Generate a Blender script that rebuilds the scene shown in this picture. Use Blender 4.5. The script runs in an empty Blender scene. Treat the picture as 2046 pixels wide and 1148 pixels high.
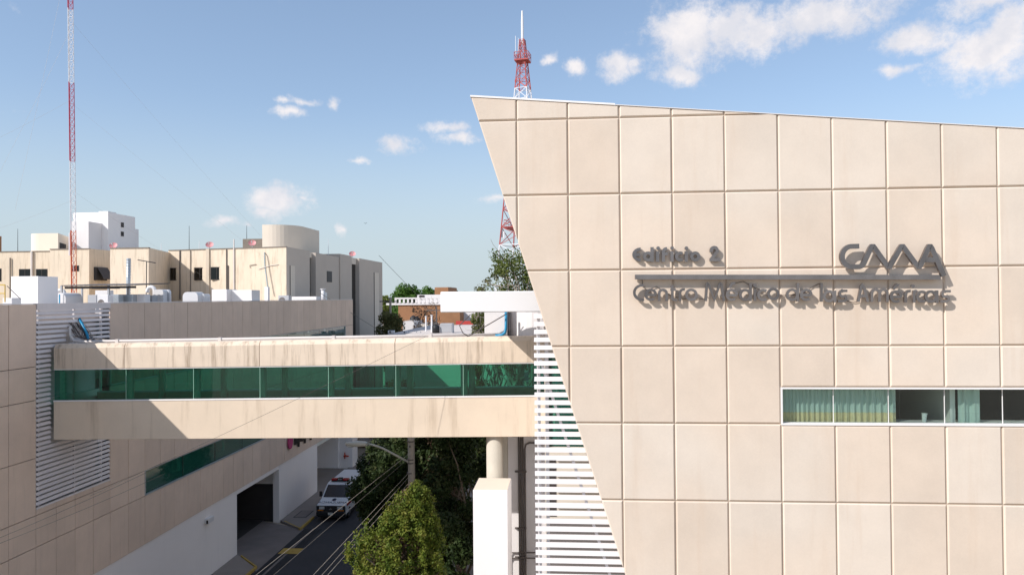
import bpy, bmesh, math, random
import numpy as np
from mathutils import Vector, Matrix
random.seed(7)
rng = np.random.default_rng(11)
S = bpy.context.scene
COL = S.collection
R = math.radians
H = 15.0                                   # camera height above the street

# ------------------------------------------------------------------ camera
F0 = 1449.8                                # focal length in photo pixels (2046 wide)
YAW, PIT, ROL = R(4.305), R(0.75), R(0.452)
FW = Vector((-math.sin(YAW) * math.cos(PIT), math.cos(YAW) * math.cos(PIT), math.sin(PIT)))
RT0 = Vector((math.cos(YAW), math.sin(YAW), 0))
UP0 = RT0.cross(FW)
RT = RT0 * math.cos(ROL) - UP0 * math.sin(ROL)
UP = UP0 * math.cos(ROL) + RT0 * math.sin(ROL)
cam = bpy.data.cameras.new('camera')
cam.sensor_width = 36
cam.lens = 36 * F0 / 2046
cam.clip_end = 5000
cam.clip_start = 0.1
camo = bpy.data.objects.new('camera', cam)
COL.objects.link(camo)
camo.matrix_world = Matrix.Translation((0, 0, H)) @ Matrix((RT, UP, -FW)).transposed().to_4x4()
S.camera = camo

def ray(x, y): return FW + RT * ((x - 1023) / F0) + UP * ((574 - y) / F0)
def atX(x, y, X): d = ray(x, y); d = d * (X / d.x); d.z += H; return d
def atY(x, y, Y): d = ray(x, y); d = d * (Y / d.y); d.z += H; return d
def atZ(x, y, Z): d = ray(x, y); d = d * ((Z - H) / d.z); d.z += H; return d

# ------------------------------------------------------------------ sky and sun
SUNDIR = Vector((-1.0, -0.80, 0.95)).normalized()      # towards the sun
EXPO = 0.98
W = bpy.data.worlds.new('World'); S.world = W; W.use_nodes = True
wn, wl = W.node_tree.nodes, W.node_tree.links
wn.clear()
def N(nt, t, **k):
    n = nt.new(t)
    for a, b in k.items(): setattr(n, a, b)
    return n
sky = N(wn, 'ShaderNodeTexSky', sky_type='NISHITA', sun_disc=False)
sky.sun_elevation = math.asin(SUNDIR.z)
sky.sun_rotation = math.atan2(SUNDIR.x, SUNDIR.y)
sky.altitude = 10; sky.air_density = 1.0; sky.dust_density = 0.15; sky.ozone_density = 1.6
def wmath(op, a, b=None, c=None, clamp=False):
    n = N(wn, 'ShaderNodeMath', operation=op, use_clamp=clamp)
    for i, v in enumerate((a, b, c)):
        if v is None: continue
        if isinstance(v, (int, float)): n.inputs[i].default_value = v
        else: wl.new(v, n.inputs[i])
    return n.outputs[0]
tc = N(wn, 'ShaderNodeTexCoord')
sep = N(wn, 'ShaderNodeSeparateXYZ'); wl.new(tc.outputs['Generated'], sep.inputs[0])
az = wmath('ARCTAN2', sep.outputs[0], sep.outputs[1])
el = wmath('ARCSINE', sep.outputs[2])
comb = N(wn, 'ShaderNodeCombineXYZ'); wl.new(az, comb.inputs[0]); wl.new(el, comb.inputs[1])
def wnoise(scale, detail, rough, off):
    mp = N(wn, 'ShaderNodeVectorMath', operation='ADD'); wl.new(comb.outputs[0], mp.inputs[0]); mp.inputs[1].default_value = off
    n = N(wn, 'ShaderNodeTexNoise'); n.inputs['Scale'].default_value = scale; n.inputs['Detail'].default_value = detail
    n.inputs['Roughness'].default_value = rough; wl.new(mp.outputs[0], n.inputs['Vector'])
    return n.outputs[0]
na = wnoise(9, 5, .6, (3, 1, 0)); nb = wnoise(9, 5, .6, (8, 5, 2)); nc = wnoise(30, 9, .70, (1, 9, 4)); nd = wnoise(14, 6, .6, (5, 2, 8))
azw = wmath('ADD', az, wmath('MULTIPLY', wmath('SUBTRACT', na, .5), .085))
elw = wmath('ADD', el, wmath('MULTIPLY', wmath('SUBTRACT', nb, .5), .05))
CLOUDS = [(1375, 85, 95, 85, 0), (1455, 60, 80, 60, 0), (1530, 65, 85, 55, 0), (1640, 30, 150, 55, 0), (1330, 60, 45, 40, 0), (1370, 150, 50, 30, 0),
          (1240, 135, 48, 32, 0), (1158, 140, 32, 22, 0), (1102, 123, 22, 15, 0), (1832, 72, 85, 34, -.35), (1985, 105, 105, 55, -.2), (2030, 70, 60, 70, 0), (1960, 10, 90, 22, 0),
          (1790, 140, 50, 16, 0), (575, 222, 48, 16, 0), (605, 198, 40, 13, 0), (672, 204, 20, 15, 0), (560, 198, 26, 10, 0), (560, 400, 68, 34, 0), (545, 425, 34, 22, 0), (612, 392, 20, 9, 0),
          (446, 443, 42, 13, 0), (500, 447, 18, 10, 0), (800, 290, 50, 20, 0), (716, 316, 30, 9, 0), (890, 252, 72, 16, 0), (918, 276, 55, 16, 0), (985, 398, 42, 14, 0), (672, 462, 12, 20, 0)]
cw = N(wn, 'ShaderNodeCombineXYZ'); wl.new(azw, cw.inputs[0]); wl.new(elw, cw.inputs[1])
field = None
for (px, py, rx, ry, sl) in CLOUDS:
    d = ray(px, py).normalized()
    a0, e0 = math.atan2(d.x, d.y), math.asin(d.z)
    kx, ky = F0 / rx / 1.15, F0 / ry / 1.15
    src = cw.outputs[0]
    vm = N(wn, 'ShaderNodeVectorMath', operation='MULTIPLY_ADD'); wl.new(src, vm.inputs[0])
    vm.inputs[1].default_value = (kx, ky, 0); vm.inputs[2].default_value = (-a0 * kx, -e0 * ky, 0)
    vl = N(wn, 'ShaderNodeVectorMath', operation='LENGTH'); wl.new(vm.outputs[0], vl.inputs[0])
    k = min(1.0, .45 + ry / 60)
    q = wmath('MULTIPLY_ADD', vl.outputs['Value'], -k, k)
    field = q if field is None else wmath('MAXIMUM', field, q)
# scattered cloud over the unseen sky, its cover raised for more neutral fill light
gen = wmath('MULTIPLY', wmath('SUBTRACT', wnoise(3.2, 7, .6, (21, 3, 7)), .50), 4.0)
fx0, fx1 = math.atan2(ray(0, 574).x, ray(0, 574).y), math.atan2(ray(2046, 574).x, ray(2046, 574).y)
outside = wmath('MAXIMUM', wmath('MULTIPLY', wmath('SUBTRACT', wmath('ABSOLUTE', wmath('SUBTRACT', az, (fx0 + fx1) / 2)), (fx1 - fx0) / 2), 4),
                wmath('MULTIPLY', wmath('SUBTRACT', el, .40), 4))
gen = wmath('MINIMUM', gen, outside)
field = wmath('MAXIMUM', field, gen)
dens = wmath('ADD', wmath('MULTIPLY', field, 1.75), wmath('MULTIPLY', wmath('SUBTRACT', nc, .55), 2.7))
mr = N(wn, 'ShaderNodeMapRange', interpolation_type='SMOOTHSTEP'); wl.new(dens, mr.inputs[0])
mr.inputs[1].default_value = 0.0; mr.inputs[2].default_value = 1.25; mr.inputs[3].default_value = 0; mr.inputs[4].default_value = .95
above = wmath('MULTIPLY', el, 30, clamp=True)
cfac = wmath('MULTIPLY', mr.outputs[0], above)
tint = N(wn, 'ShaderNodeMix', data_type='RGBA', blend_type='MULTIPLY'); tint.inputs[0].default_value = 1
gm = N(wn, 'ShaderNodeGamma'); gm.inputs[1].default_value = .68; wl.new(sky.outputs[0], gm.inputs[0])
wl.new(gm.outputs[0], tint.inputs[6]); tint.inputs[7].default_value = (1.08, 1.15, 1.26, 1)
SKYS = 0.108
# pale band of humid air low over the horizon, all the way round
hz = N(wn, 'ShaderNodeMapRange', interpolation_type='SMOOTHSTEP'); wl.new(el, hz.inputs[0])
hz.inputs[1].default_value = 0.0; hz.inputs[2].default_value = .27; hz.inputs[3].default_value = .92; hz.inputs[4].default_value = 0
hm = N(wn, 'ShaderNodeMix', data_type='RGBA'); wl.new(hz.outputs[0], hm.inputs[0]); wl.new(tint.outputs[2], hm.inputs[6])
hm.inputs[7].default_value = (.280 / SKYS, .330 / SKYS, .358 / SKYS, 1)
cm = N(wn, 'ShaderNodeMix', data_type='RGBA'); wl.new(cfac, cm.inputs[0]); wl.new(hm.outputs[2], cm.inputs[6])
cv = .475 / SKYS
cs = N(wn, 'ShaderNodeMapRange', interpolation_type='SMOOTHSTEP'); wl.new(nd, cs.inputs[0]); cs.inputs[1].default_value = .38; cs.inputs[2].default_value = .62
cc = N(wn, 'ShaderNodeMix', data_type='RGBA'); wl.new(cs.outputs[0], cc.inputs[0])
cc.inputs[6].default_value = (cv * .84, cv * .84, cv * .90, 1); cc.inputs[7].default_value = (cv * 1.04, cv * .99, cv * .99, 1)
wl.new(cc.outputs[2], cm.inputs[7])
bg = N(wn, 'ShaderNodeBackground'); bg.inputs[1].default_value = SKYS
wl.new(cm.outputs[2], bg.inputs[0])
wo = N(wn, 'ShaderNodeOutputWorld'); wl.new(bg.outputs[0], wo.inputs[0])
sun = bpy.data.lights.new('sun', 'SUN'); sun.energy = 2.6; sun.angle = R(.53); sun.color = (1, .965, .935)
suno = bpy.data.objects.new('sun', sun); COL.objects.link(suno)
suno.rotation_euler = SUNDIR.to_track_quat('Z', 'Y').to_euler(); suno.location = (-60, -40, 80)
S.view_settings.view_transform = 'Standard'; S.view_settings.look = 'None'
S.view_settings.gamma = 1; S.view_settings.exposure = EXPO; S.view_settings.use_curve_mapping = False
S.render.resolution_x, S.render.resolution_y = 1024, 574

# ------------------------------------------------------------------ materials
MATS = {}
def principled(name):
    m = bpy.data.materials.new(name); m.use_nodes = True
    nt = m.node_tree; b = nt.nodes['Principled BSDF']
    return m, nt.nodes, nt.links, b
def setin(b, **k):
    for a, v in k.items():
        b.inputs[a.replace('_', ' ')].default_value = v
def surf(name, col, var=.10, rough=.85, scale=1.5, streak=0.0, streakcol=(.3, .22, .15), obj_var=.04, bump=.15, fine=25., metal=0., streak_lo=.52, streak_hi=.75, spec=.3, streak_scale=(1.6, 1.6, .12), col2=None, scale2=.22):
    """matt weathered surface: broad mottling, fine grain, vertical run-off streaks, small per-piece tint"""
    m, n, l, b = principled(name)
    tcn = N(n, 'ShaderNodeTexCoord'); P = tcn.outputs['Object']
    def noise(sc, det, ro, vec=P):
        t = N(n, 'ShaderNodeTexNoise'); t.inputs['Scale'].default_value = sc; t.inputs['Detail'].default_value = det; t.inputs['Roughness'].default_value = ro
        l.new(vec, t.inputs['Vector']); return t.outputs[0]
    a = noise(scale, 5, .6); f = noise(fine, 3, .6)
    oi = N(n, 'ShaderNodeObjectInfo')
    def mth(op, x, y):
        t = N(n, 'ShaderNodeMath', operation=op)
        for i, v in enumerate((x, y)):
            if isinstance(v, (int, float)): t.inputs[i].default_value = v
            else: l.new(v, t.inputs[i])
        return t.outputs[0]
    v = mth('ADD', mth('MULTIPLY', mth('SUBTRACT', a, .5), var * 2.6), mth('MULTIPLY', mth('SUBTRACT', f, .5), var * .9))
    v = mth('ADD', v, mth('MULTIPLY', mth('SUBTRACT', oi.outputs['Random'], .5), obj_var * 2))
    v = mth('ADD', v, 1.0)
    sc = N(n, 'ShaderNodeVectorMath', operation='SCALE'); sc.inputs[0].default_value = col; l.new(v, sc.inputs['Scale'])
    if col2:
        m2 = N(n, 'ShaderNodeMapRange', interpolation_type='SMOOTHSTEP'); l.new(mth('ADD', noise(scale2, 3, .5), mth('MULTIPLY', mth('SUBTRACT', oi.outputs['Random'], .5), .16)), m2.inputs[0]); m2.inputs[1].default_value = .40; m2.inputs[2].default_value = .60
        mc = N(n, 'ShaderNodeMix', data_type='RGBA'); l.new(m2.outputs[0], mc.inputs[0]); mc.inputs[6].default_value = (*col, 1); mc.inputs[7].default_value = (*col2, 1); l.new(mc.outputs[2], sc.inputs[0])
    out = sc.outputs[0]
    if streak > 0:
        mp = N(n, 'ShaderNodeMapping'); mp.inputs['Scale'].default_value = streak_scale; l.new(P, mp.inputs[0])
        s1 = noise(2.6, 6, .7, mp.outputs[0])
        mrn = N(n, 'ShaderNodeMapRange', interpolation_type='SMOOTHSTEP'); l.new(s1, mrn.inputs[0])
        mrn.inputs[1].default_value = streak_lo; mrn.inputs[2].default_value = streak_hi; mrn.inputs[4].default_value = streak
        mx = N(n, 'ShaderNodeMix', data_type='RGBA'); l.new(mrn.outputs[0], mx.inputs[0]); l.new(out, mx.inputs[6])
        mx.inputs[7].default_value = (*streakcol, 1); out = mx.outputs[2]
    l.new(out, b.inputs['Base Color'])
    setin(b, Roughness=rough, Metallic=metal); b.inputs['Specular IOR Level'].default_value = spec
    if bump:
        bp = N(n, 'ShaderNodeBump'); bp.inputs['Strength'].default_value = bump; bp.inputs['Distance'].default_value = .01
        l.new(f, bp.inputs['Height']); l.new(bp.outputs[0], b.inputs['Normal'])
    MATS[name] = m
    return m
def glass(name, tint, refl_rough=.02, ior=1.5, boost=1.0, body=None, bodyf=0):
    """thin window pane: tinted see-through with fresnel mirror"""
    m = bpy.data.materials.new(name); m.use_nodes = True
    n, l = m.node_tree.nodes, m.node_tree.links; n.clear()
    o = N(n, 'ShaderNodeOutputMaterial'); t = N(n, 'ShaderNodeBsdfTransparent'); g = N(n, 'ShaderNodeBsdfGlossy')
    t.inputs[0].default_value = (*tint, 1); g.inputs['Roughness'].default_value = refl_rough
    fr = N(n, 'ShaderNodeFresnel'); fr.inputs[0].default_value = ior
    mu = N(n, 'ShaderNodeMath', operation='MULTIPLY', use_clamp=True); l.new(fr.outputs[0], mu.inputs[0]); mu.inputs[1].default_value = boost
    x = N(n, 'ShaderNodeMixShader'); l.new(mu.outputs[0], x.inputs[0]); l.new(t.outputs[0], x.inputs[1]); l.new(g.outputs[0], x.inputs[2])
    if body:
        df = N(n, 'ShaderNodeBsdfDiffuse'); df.inputs[0].default_value = (*body, 1)
        x2 = N(n, 'ShaderNodeMixShader'); x2.inputs[0].default_value = bodyf; l.new(t.outputs[0], x2.inputs[1]); l.new(df.outputs[0], x2.inputs[2]); l.new(x2.outputs[0], x.inputs[1])
    l.new(x.outputs[0], o.inputs[0]); MATS[name] = m
    return m
def leafmat(name, c1, c2, c3, scale=1.2, trans=.35):
    m, n, l, b = principled(name)
    tcn = N(n, 'ShaderNodeTexCoord')
    t = N(n, 'ShaderNodeTexNoise'); t.inputs['Scale'].default_value = scale; t.inputs['Detail'].default_value = 6; t.inputs['Roughness'].default_value = .75
    l.new(tcn.outputs['Object'], t.inputs[0])
    cr = N(n, 'ShaderNodeValToRGB'); l.new(t.outputs[0], cr.inputs[0])
    e = cr.color_ramp.elements; e[0].position = .36; e[0].color = (*c1, 1); e[1].position = .5; e[1].color = (*c2, 1)
    e2 = e.new(.66); e2.color = (*c3, 1)
    l.new(cr.outputs[0], b.inputs['Base Color']); setin(b, Roughness=.6); b.inputs['Specular IOR Level'].default_value = .2
    tr = N(n, 'ShaderNodeBsdfTranslucent'); l.new(cr.outputs[0], tr.inputs[0])
    x = N(n, 'ShaderNodeMixShader'); x.inputs[0].default_value = trans; l.new(b.outputs[0], x.inputs[1]); l.new(tr.outputs[0], x.inputs[2])
    l.new(x.outputs[0], n['Material Output'].inputs[0]); MATS[name] = m
    return m
CREAM = (.675, .555, .445)
surf('facade', CREAM, col2=(.66, .565, .47), var=.105, scale=.8, streak=.30, streakcol=(.56, .41, .29), obj_var=.05, streak_lo=.52, streak_hi=.8, streak_scale=(.9, .9, .07))
surf('joint', (.52, .42, .33), var=.08)
surf('white_paint', (.80, .76, .73), var=.03, streak=.05, streakcol=(.5, .45, .4), rough=.6)
surf('white_plaster', (.76, .72, .70), var=.035, scale=.6, streak=.10, streakcol=(.45, .4, .36))
surf('slat_white', (.74, .69, .67), var=.03, rough=.5, obj_var=.03)
surf('slat_annex', (.70, .64, .62), var=.05, rough=.5, obj_var=.05, streak=.15, streakcol=(.4, .34, .3))
surf('annex_panel', (.71, .55, .435), var=.12, scale=.8, streak=.30, streakcol=(.50, .38, .30), obj_var=.05, streak_lo=.5)
surf('annex_joint', (.055, .05, .052), var=.1)
surf('annex_white', (.88, .82, .78), var=.04, scale=.5, streak=.10, streakcol=(.36, .34, .35))
surf('bridge_conc', (.74, .60, .455), var=.08, scale=.9, streak=.55, streakcol=(.42, .31, .21), obj_var=.02, streak_lo=.50, streak_hi=.74, streak_scale=(.8, .8, .06))
surf('fascia_conc', (.73, .595, .46), var=.10, scale=1.2, streak=.72, streakcol=(.27, .19, .125), obj_var=.03, streak_lo=.47, streak_hi=.72, streak_scale=(1.5, 1.5, .10))
surf('roof_white', (.62, .55, .50), var=.12, scale=1.4)
surf('roof_grey', (.42, .38, .35), var=.15, scale=.6)
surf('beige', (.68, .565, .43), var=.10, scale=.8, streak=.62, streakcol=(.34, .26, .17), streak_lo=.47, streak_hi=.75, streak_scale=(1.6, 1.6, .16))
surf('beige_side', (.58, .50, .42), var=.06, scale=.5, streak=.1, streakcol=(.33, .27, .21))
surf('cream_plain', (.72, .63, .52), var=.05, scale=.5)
surf('stained_grey', (.20, .17, .14), var=.25, scale=2, streak=.4, streakcol=(.1, .08, .06))
surf('dark', (.025, .022, .022), var=.1)
surf('black_metal', (.03, .03, .032), var=.1, rough=.5)
surf('dark_frame', (.055, .045, .04), var=.1, rough=.5)
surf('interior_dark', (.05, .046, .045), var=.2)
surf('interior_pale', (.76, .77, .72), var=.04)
surf('green_column', (.68, .78, .66), var=.05)
surf('bridge_floor', (.62, .60, .52), var=.12, scale=5)
surf('steel', (.26, .228, .218), var=.3, rough=.26, metal=.85, scale=3.0, obj_var=.14, bump=.03)  # strong mottling stands for patchy reflections, put into the metal's colour
surf('galv', (.45, .48, .50), var=.12, rough=.4, metal=.6)
surf('conduit', (.13, .11, .10), var=.15, rough=.5)
surf('concrete_pole', (.36, .31, .25), var=.15, scale=2)
surf('column_conc', (.50, .45, .37), var=.12, scale=1.5, streak=.2, streakcol=(.3, .25, .2))
surf('asphalt', (.055, .054, .058), var=.2, scale=.4, fine=40, rough=.9)
surf('earth', (.42, .35, .265), var=.3, scale=.05)
surf('sidewalk', (.25, .215, .19), var=.15, scale=.7)
surf('apron', (.20, .17, .155), var=.22, scale=.8)
surf('gutter', (.03, .03, .032), var=.2)
surf('yellow_paint', (.42, .28, .07), var=.3, scale=3)
surf('red_paint', (.50, .07, .035), var=.1, rough=.5)
surf('orange_red', (.62, .13, .05), var=.1, rough=.5)
surf('magenta_red', (.50, .06, .10), var=.1, rough=.5)
surf('tower_red', (.42, .085, .075), var=.12, rough=.5)
surf('mast_white', (.78, .76, .76), var=.04, rough=.5)
surf('yellow_rail', (.60, .40, .08), var=.1)
surf('blue_pipe', (.02, .24, .42), var=.1, rough=.4)
surf('cable', (.10, .08, .075), var=.2, rough=.6)
surf('pvc', (.66, .60, .55), var=.05, rough=.5)
surf('wire', (.16, .14, .12), var=.1, rough=.5)
surf('wire_pale', (.42, .36, .30), var=.1, rough=.5)
surf('pink_dish', (.62, .27, .27), var=.06, rough=.5)
surf('unit_white', (.72, .70, .69), var=.05, rough=.5)
surf('unit_grey', (.42, .42, .43), var=.08, rough=.5)
surf('corrugated', (.17, .15, .14), var=.2, rough=.6)
surf('brown_wall', (.34, .17, .085), var=.18, scale=.8)
surf('red_roof', (.55, .07, .06), var=.1)
surf('bark', (.16, .12, .085), var=.3, scale=6)
surf('bark_pale', (.30, .25, .20), var=.2, scale=6)
surf('van_white', (.74, .75, .77), var=.02, rough=.3, spec=.5)
surf('van_black', (.02, .021, .024), var=.1, rough=.4)
surf('van_blue', (.012, .025, .07), var=.1, rough=.4)
surf('chrome', (.6, .6, .6), var=.05, rough=.2, metal=.9)
surf('red_lens', (.35, .01, .015), var=.05, rough=.25, spec=.6)
surf('amber_lens', (.5, .16, .02), var=.05, rough=.25, spec=.6)
surf('clear_lens', (.5, .5, .48), var=.05, rough=.15, spec=.7)
surf('rubber', (.02, .02, .02), var=.1)
surf('plate', (.55, .55, .50), var=.05)
surf('car_dark', (.03, .03, .035), var=.05, rough=.25, spec=.6)
surf('pink_logo', (.45, .06, .16), var=.05)
surf('lamp_grey', (.46, .44, .38), var=.06, rough=.5)
surf('curtain_teal', (.52, .63, .57), var=.06, scale=3)
surf('curtain_yellow', (.74, .63, .38), var=.2, scale=14)
surf('plastic_white', (.7, .74, .72), var=.02, rough=.4)
surf('bird_black', (.015, .013, .012), var=.1)
surf('tank_black', (.025, .025, .027), var=.1, rough=.5)
surf('bright_white', (.82, .79, .77), var=.02, scale=.5)
glass('green_glass', (.22, .61, .49), boost=1.3)
glass('green_glass_deep', (.20, .58, .46), boost=1.6, body=(.05, .30, .22), bodyf=.20)
glass('clear_glass', (.92, .975, .95), boost=.7)
glass('dark_glass', (.10, .12, .13), boost=1.4)
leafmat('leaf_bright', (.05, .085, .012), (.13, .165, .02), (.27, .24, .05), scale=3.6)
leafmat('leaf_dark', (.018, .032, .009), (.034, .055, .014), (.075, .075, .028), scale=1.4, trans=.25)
leafmat('leaf_mid', (.06, .085, .018), (.12, .15, .03), (.20, .21, .06), scale=1.0)
leafmat('leaf_far', (.045, .10, .016), (.08, .17, .028), (.12, .21, .04), scale=.5)
leafmat('leaf_brown', (.10, .065, .04), (.17, .11, .07), (.24, .17, .11), scale=1.5)
leafmat('leaf_olive', (.07, .08, .025), (.13, .13, .045), (.20, .18, .075), scale=.8)

# ------------------------------------------------------------------ geometry helpers
def link(o, parent=None, pinv=True):
    COL.objects.link(o)
    if parent is not None:
        o.parent = parent
        if parent.type == 'EMPTY' and pinv:
            o.matrix_parent_inverse = Matrix.Translation(-Vector(parent.location))
    return o
def thing(name, label, cat, loc=(0, 0, 0), group=None):
    o = bpy.data.objects.new(name, None); o.empty_display_size = .3
    o.location = loc; COL.objects.link(o)
    o['label'] = label; o['category'] = cat
    if group: o['group'] = group
    return o
def tag(o, label, cat, group=None):
    o['label'] = label; o['category'] = cat
    if group: o['group'] = group
    return o
def struct(o): o['kind'] = 'structure'; return o
class MB:
    def __init__(s): s.v = []; s.f = []
    def add(s, v, f):
        k = len(s.v); s.v += [tuple(p) for p in v]; s.f += [tuple(i + k for i in q) for q in f]; return s
    def box(s, x0, x1, y0, y1, z0, z1):
        x0, x1 = sorted((x0, x1)); y0, y1 = sorted((y0, y1)); z0, z1 = sorted((z0, z1))
        return s.add([(x0, y0, z0), (x1, y0, z0), (x1, y1, z0), (x0, y1, z0), (x0, y0, z1), (x1, y0, z1), (x1, y1, z1), (x0, y1, z1)],
                     [(3, 2, 1, 0), (4, 5, 6, 7), (0, 1, 5, 4), (1, 2, 6, 5), (2, 3, 7, 6), (3, 0, 4, 7)])
    def prism(s, poly, z0, z1):
        n = len(poly); a = sum(poly[i][0] * poly[(i + 1) % n][1] - poly[(i + 1) % n][0] * poly[i][1] for i in range(n))
        if a < 0: poly = poly[::-1]
        zt = z1 if hasattr(z1, '__len__') else [z1] * n
        return s.add([(x, y, z0) for x, y in poly] + [(x, y, z) for (x, y), z in zip(poly, zt)],
                     [tuple(range(n))[::-1], tuple(range(n, 2 * n))] + [(i, (i + 1) % n, n + (i + 1) % n, n + i) for i in range(n)])
    def tube(s, pts, r, n=6, caps=True):
        pts = [Vector(p) for p in pts]; rs = r if hasattr(r, '__len__') else [r] * len(pts)
        k = len(s.v); up = None; rings = []
        for i, p in enumerate(pts):
            t = (pts[min(i + 1, len(pts) - 1)] - pts[max(i - 1, 0)]).normalized()
            if up is None: up = Vector((0, 0, 1)) if abs(t.z) < .9 else Vector((1, 0, 0))
            a = t.cross(up)
            if a.length < 1e-4: a = t.cross(Vector((0, 1, 0)))
            a.normalize(); b = a.cross(t).normalized(); up = b
            for j in range(n):
                q = 2 * math.pi * (j + .5) / n
                s.v.append(tuple(p + a * (rs[i] * math.cos(q)) + b * (rs[i] * math.sin(q))))
        for i in range(len(pts) - 1):
            for j in range(n):
                s.f.append((k + i * n + j, k + i * n + (j + 1) % n, k + (i + 1) * n + (j + 1) % n, k + (i + 1) * n + j))
        if caps:
            s.f.append(tuple(k + j for j in range(n))[::-1]); s.f.append(tuple(k + (len(pts) - 1) * n + j for j in range(n)))
        return s
    def ell(s, c, rx, ry, rz, n=14, m=8, zmin=-1.0):
        pts = []; fs = []
        for i in range(m + 1):
            ph = math.asin(zmin) + (math.pi / 2 - math.asin(zmin)) * i / m
            for j in range(n):
                th = 2 * math.pi * j / n
                pts.append((c[0] + rx * math.cos(ph) * math.cos(th), c[1] + ry * math.cos(ph) * math.sin(th), c[2] + rz * math.sin(ph)))
        for i in range(m):
            for j in range(n): fs.append((i * n + j, i * n + (j + 1) % n, (i + 1) * n + (j + 1) % n, (i + 1) * n + j))
        return s.add(pts, fs)
    def build(s, name, mat, parent=None, bevel=0, smooth=False, shear=None, pinv=True):
        v = s.v
        if shear: v = [shear(p) for p in v]
        me = bpy.data.meshes.new(name); me.from_pydata(v, [], s.f)
        if bevel:
            bm = bmesh.new(); bm.from_mesh(me)
            es = [e for e in bm.edges if len(e.link_faces) == 2 and e.calc_face_angle(0) > .4]
            bmesh.ops.bevel(bm, geom=es, offset=bevel, segments=1, affect='EDGES', clamp_overlap=True)
            bm.to_mesh(me); bm.free()
        if smooth:
            for p in me.polygons: p.use_smooth = True
        me.materials.append(MATS[mat] if isinstance(mat, str) else mat)
        o = bpy.data.objects.new(name, me)
        return link(o, parent, pinv)
def box(name, mat, parent, *a, bevel=0, **k): return MB().box(*a).build(name, mat, parent, bevel, **k)
def copy_tree(o, parent=None):
    c = o.copy(); COL.objects.link(c)
    if parent: c.parent = parent
    for ch in list(o.children): copy_tree(ch, c)
    return c
def clip(poly, a, b, c):
    """keep a*x+b*y<=c"""
    out = []
    for i in range(len(poly)):
        p, q = poly[i], poly[(i + 1) % len(poly)]
        dp, dq = a * p[0] + b * p[1] - c, a * q[0] + b * q[1] - c
        if dp <= 0: out.append(p)
        if dp * dq < 0:
            t = dp / (dp - dq); out.append((p[0] + (q[0] - p[0]) * t, p[1] + (q[1] - p[1]) * t))
    return out
def area(p): return abs(sum(p[i][0] * p[(i + 1) % len(p)][1] - p[(i + 1) % len(p)][0] * p[i][1] for i in range(len(p)))) / 2
def slab_xz(name, poly, y0, y1, mat, parent, ch):
    """polygon in XZ, front face at y0 (towards -Y) with chamfered front edges, back at y1"""
    n = len(poly)
    a = sum(poly[i][0] * poly[(i + 1) % n][1] - poly[(i + 1) % n][0] * poly[i][1] for i in range(n))
    if a < 0: poly = poly[::-1]
    bm = bmesh.new()
    fr = [bm.verts.new((x, y0, z)) for x, z in poly]; bk = [bm.verts.new((x, y1, z)) for x, z in poly]
    f = bm.faces.new(fr); fe = list(f.edges)
    for i in range(n): bm.faces.new((fr[(i + 1) % n], fr[i], bk[i], bk[(i + 1) % n]))
    bmesh.ops.bevel(bm, geom=fe, offset=ch, segments=1, affect='EDGES', clamp_overlap=True)
    bmesh.ops.recalc_face_normals(bm, faces=bm.faces)
    me = bpy.data.meshes.new(name); bm.to_mesh(me); bm.free(); me.materials.append(MATS[mat])
    return link(bpy.data.objects.new(name, me), parent)
def sag(a, b, d, n=14):
    a, b = Vector(a), Vector(b)
    return [a.lerp(b, i / n) - Vector((0, 0, d * 4 * (i / n) * (1 - i / n))) for i in range(n + 1)]

# ------------------------------------------------------------------ ground
AX = -19.3                                  # street face of the annex (left building)
struct(box('ground', 'earth', None, -1500, 1500, -300, 2500, -.6, -.01))
struct(box('road', 'asphalt', None, -17.44, -9.2, -40, 400, -.2, 0.004))
KX = -17.45
def pavement(poly): return struct(MB().prism(poly, -.2, .14).build('pavement', 'sidewalk'))
P1 = pavement([(AX + .002, 5), (KX, 5), (KX, 39.3), (AX + .002, 41.2)]); P2 = pavement([(AX + .002, 47.6), (KX, 46.1), (KX, 120), (AX + .002, 120)])
for par, (ya, yw), y0, y1 in ((P1, (39.3, 41.2), 36.0, 39.3), (P2, (46.1, 47.6), 46.1, 48.6)):
    MB().box(KX + .002, KX + .13, y0, y1, -.1, .146).build('painted_kerb', 'yellow_paint', par, bevel=.01)
    sd = .12 if par is P1 else -.12
    MB().prism([(KX + .13, ya + sd * .02), (KX + .13, ya + sd), (AX + .3, yw + sd - .2 * (sd > 0)), (AX + .3, yw - .2 * (sd > 0))], -.1, .146).build('painted_kerb', 'yellow_paint', par)
box('kerb', 'sidewalk', P1, KX + .002, KX + .13, 5, 35.98, -.1, .135)
box('kerb', 'sidewalk', P2, KX + .002, KX + .13, 48.62, 120, -.1, .135)
ap = struct(MB().add([(-20.5, 41.32, .10), (-17.2, 39.0, .012), (-17.2, 46.3, .012), (-20.5, 47.54, .10)], [(0, 1, 2, 3)]).build('driveway_apron', 'apron'))
gt = struct(box('gutter', 'gutter', None, -17.18, -16.0, 30, 46.4, -.1, .008))
box('gutter_rib', 'apron', gt, -16.66, -16.52, 30, 46.4, -.1, .02)
box('painted_patch', 'yellow_paint', gt, -17.1, -15.9, 41.8, 42.7, -.1, .026)
struct(box('far_pavement', 'sidewalk', None, -9.2, -3.2, -40, 200, -.2, .13))
mh = box('manhole_frame', 'interior_dark', P2, -18.7, -17.8, 48.3, 49.9, .13, .146)
box('manhole_cover', 'apron', P2, -18.63, -17.87, 48.37, 49.83, .14, .152)

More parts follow.
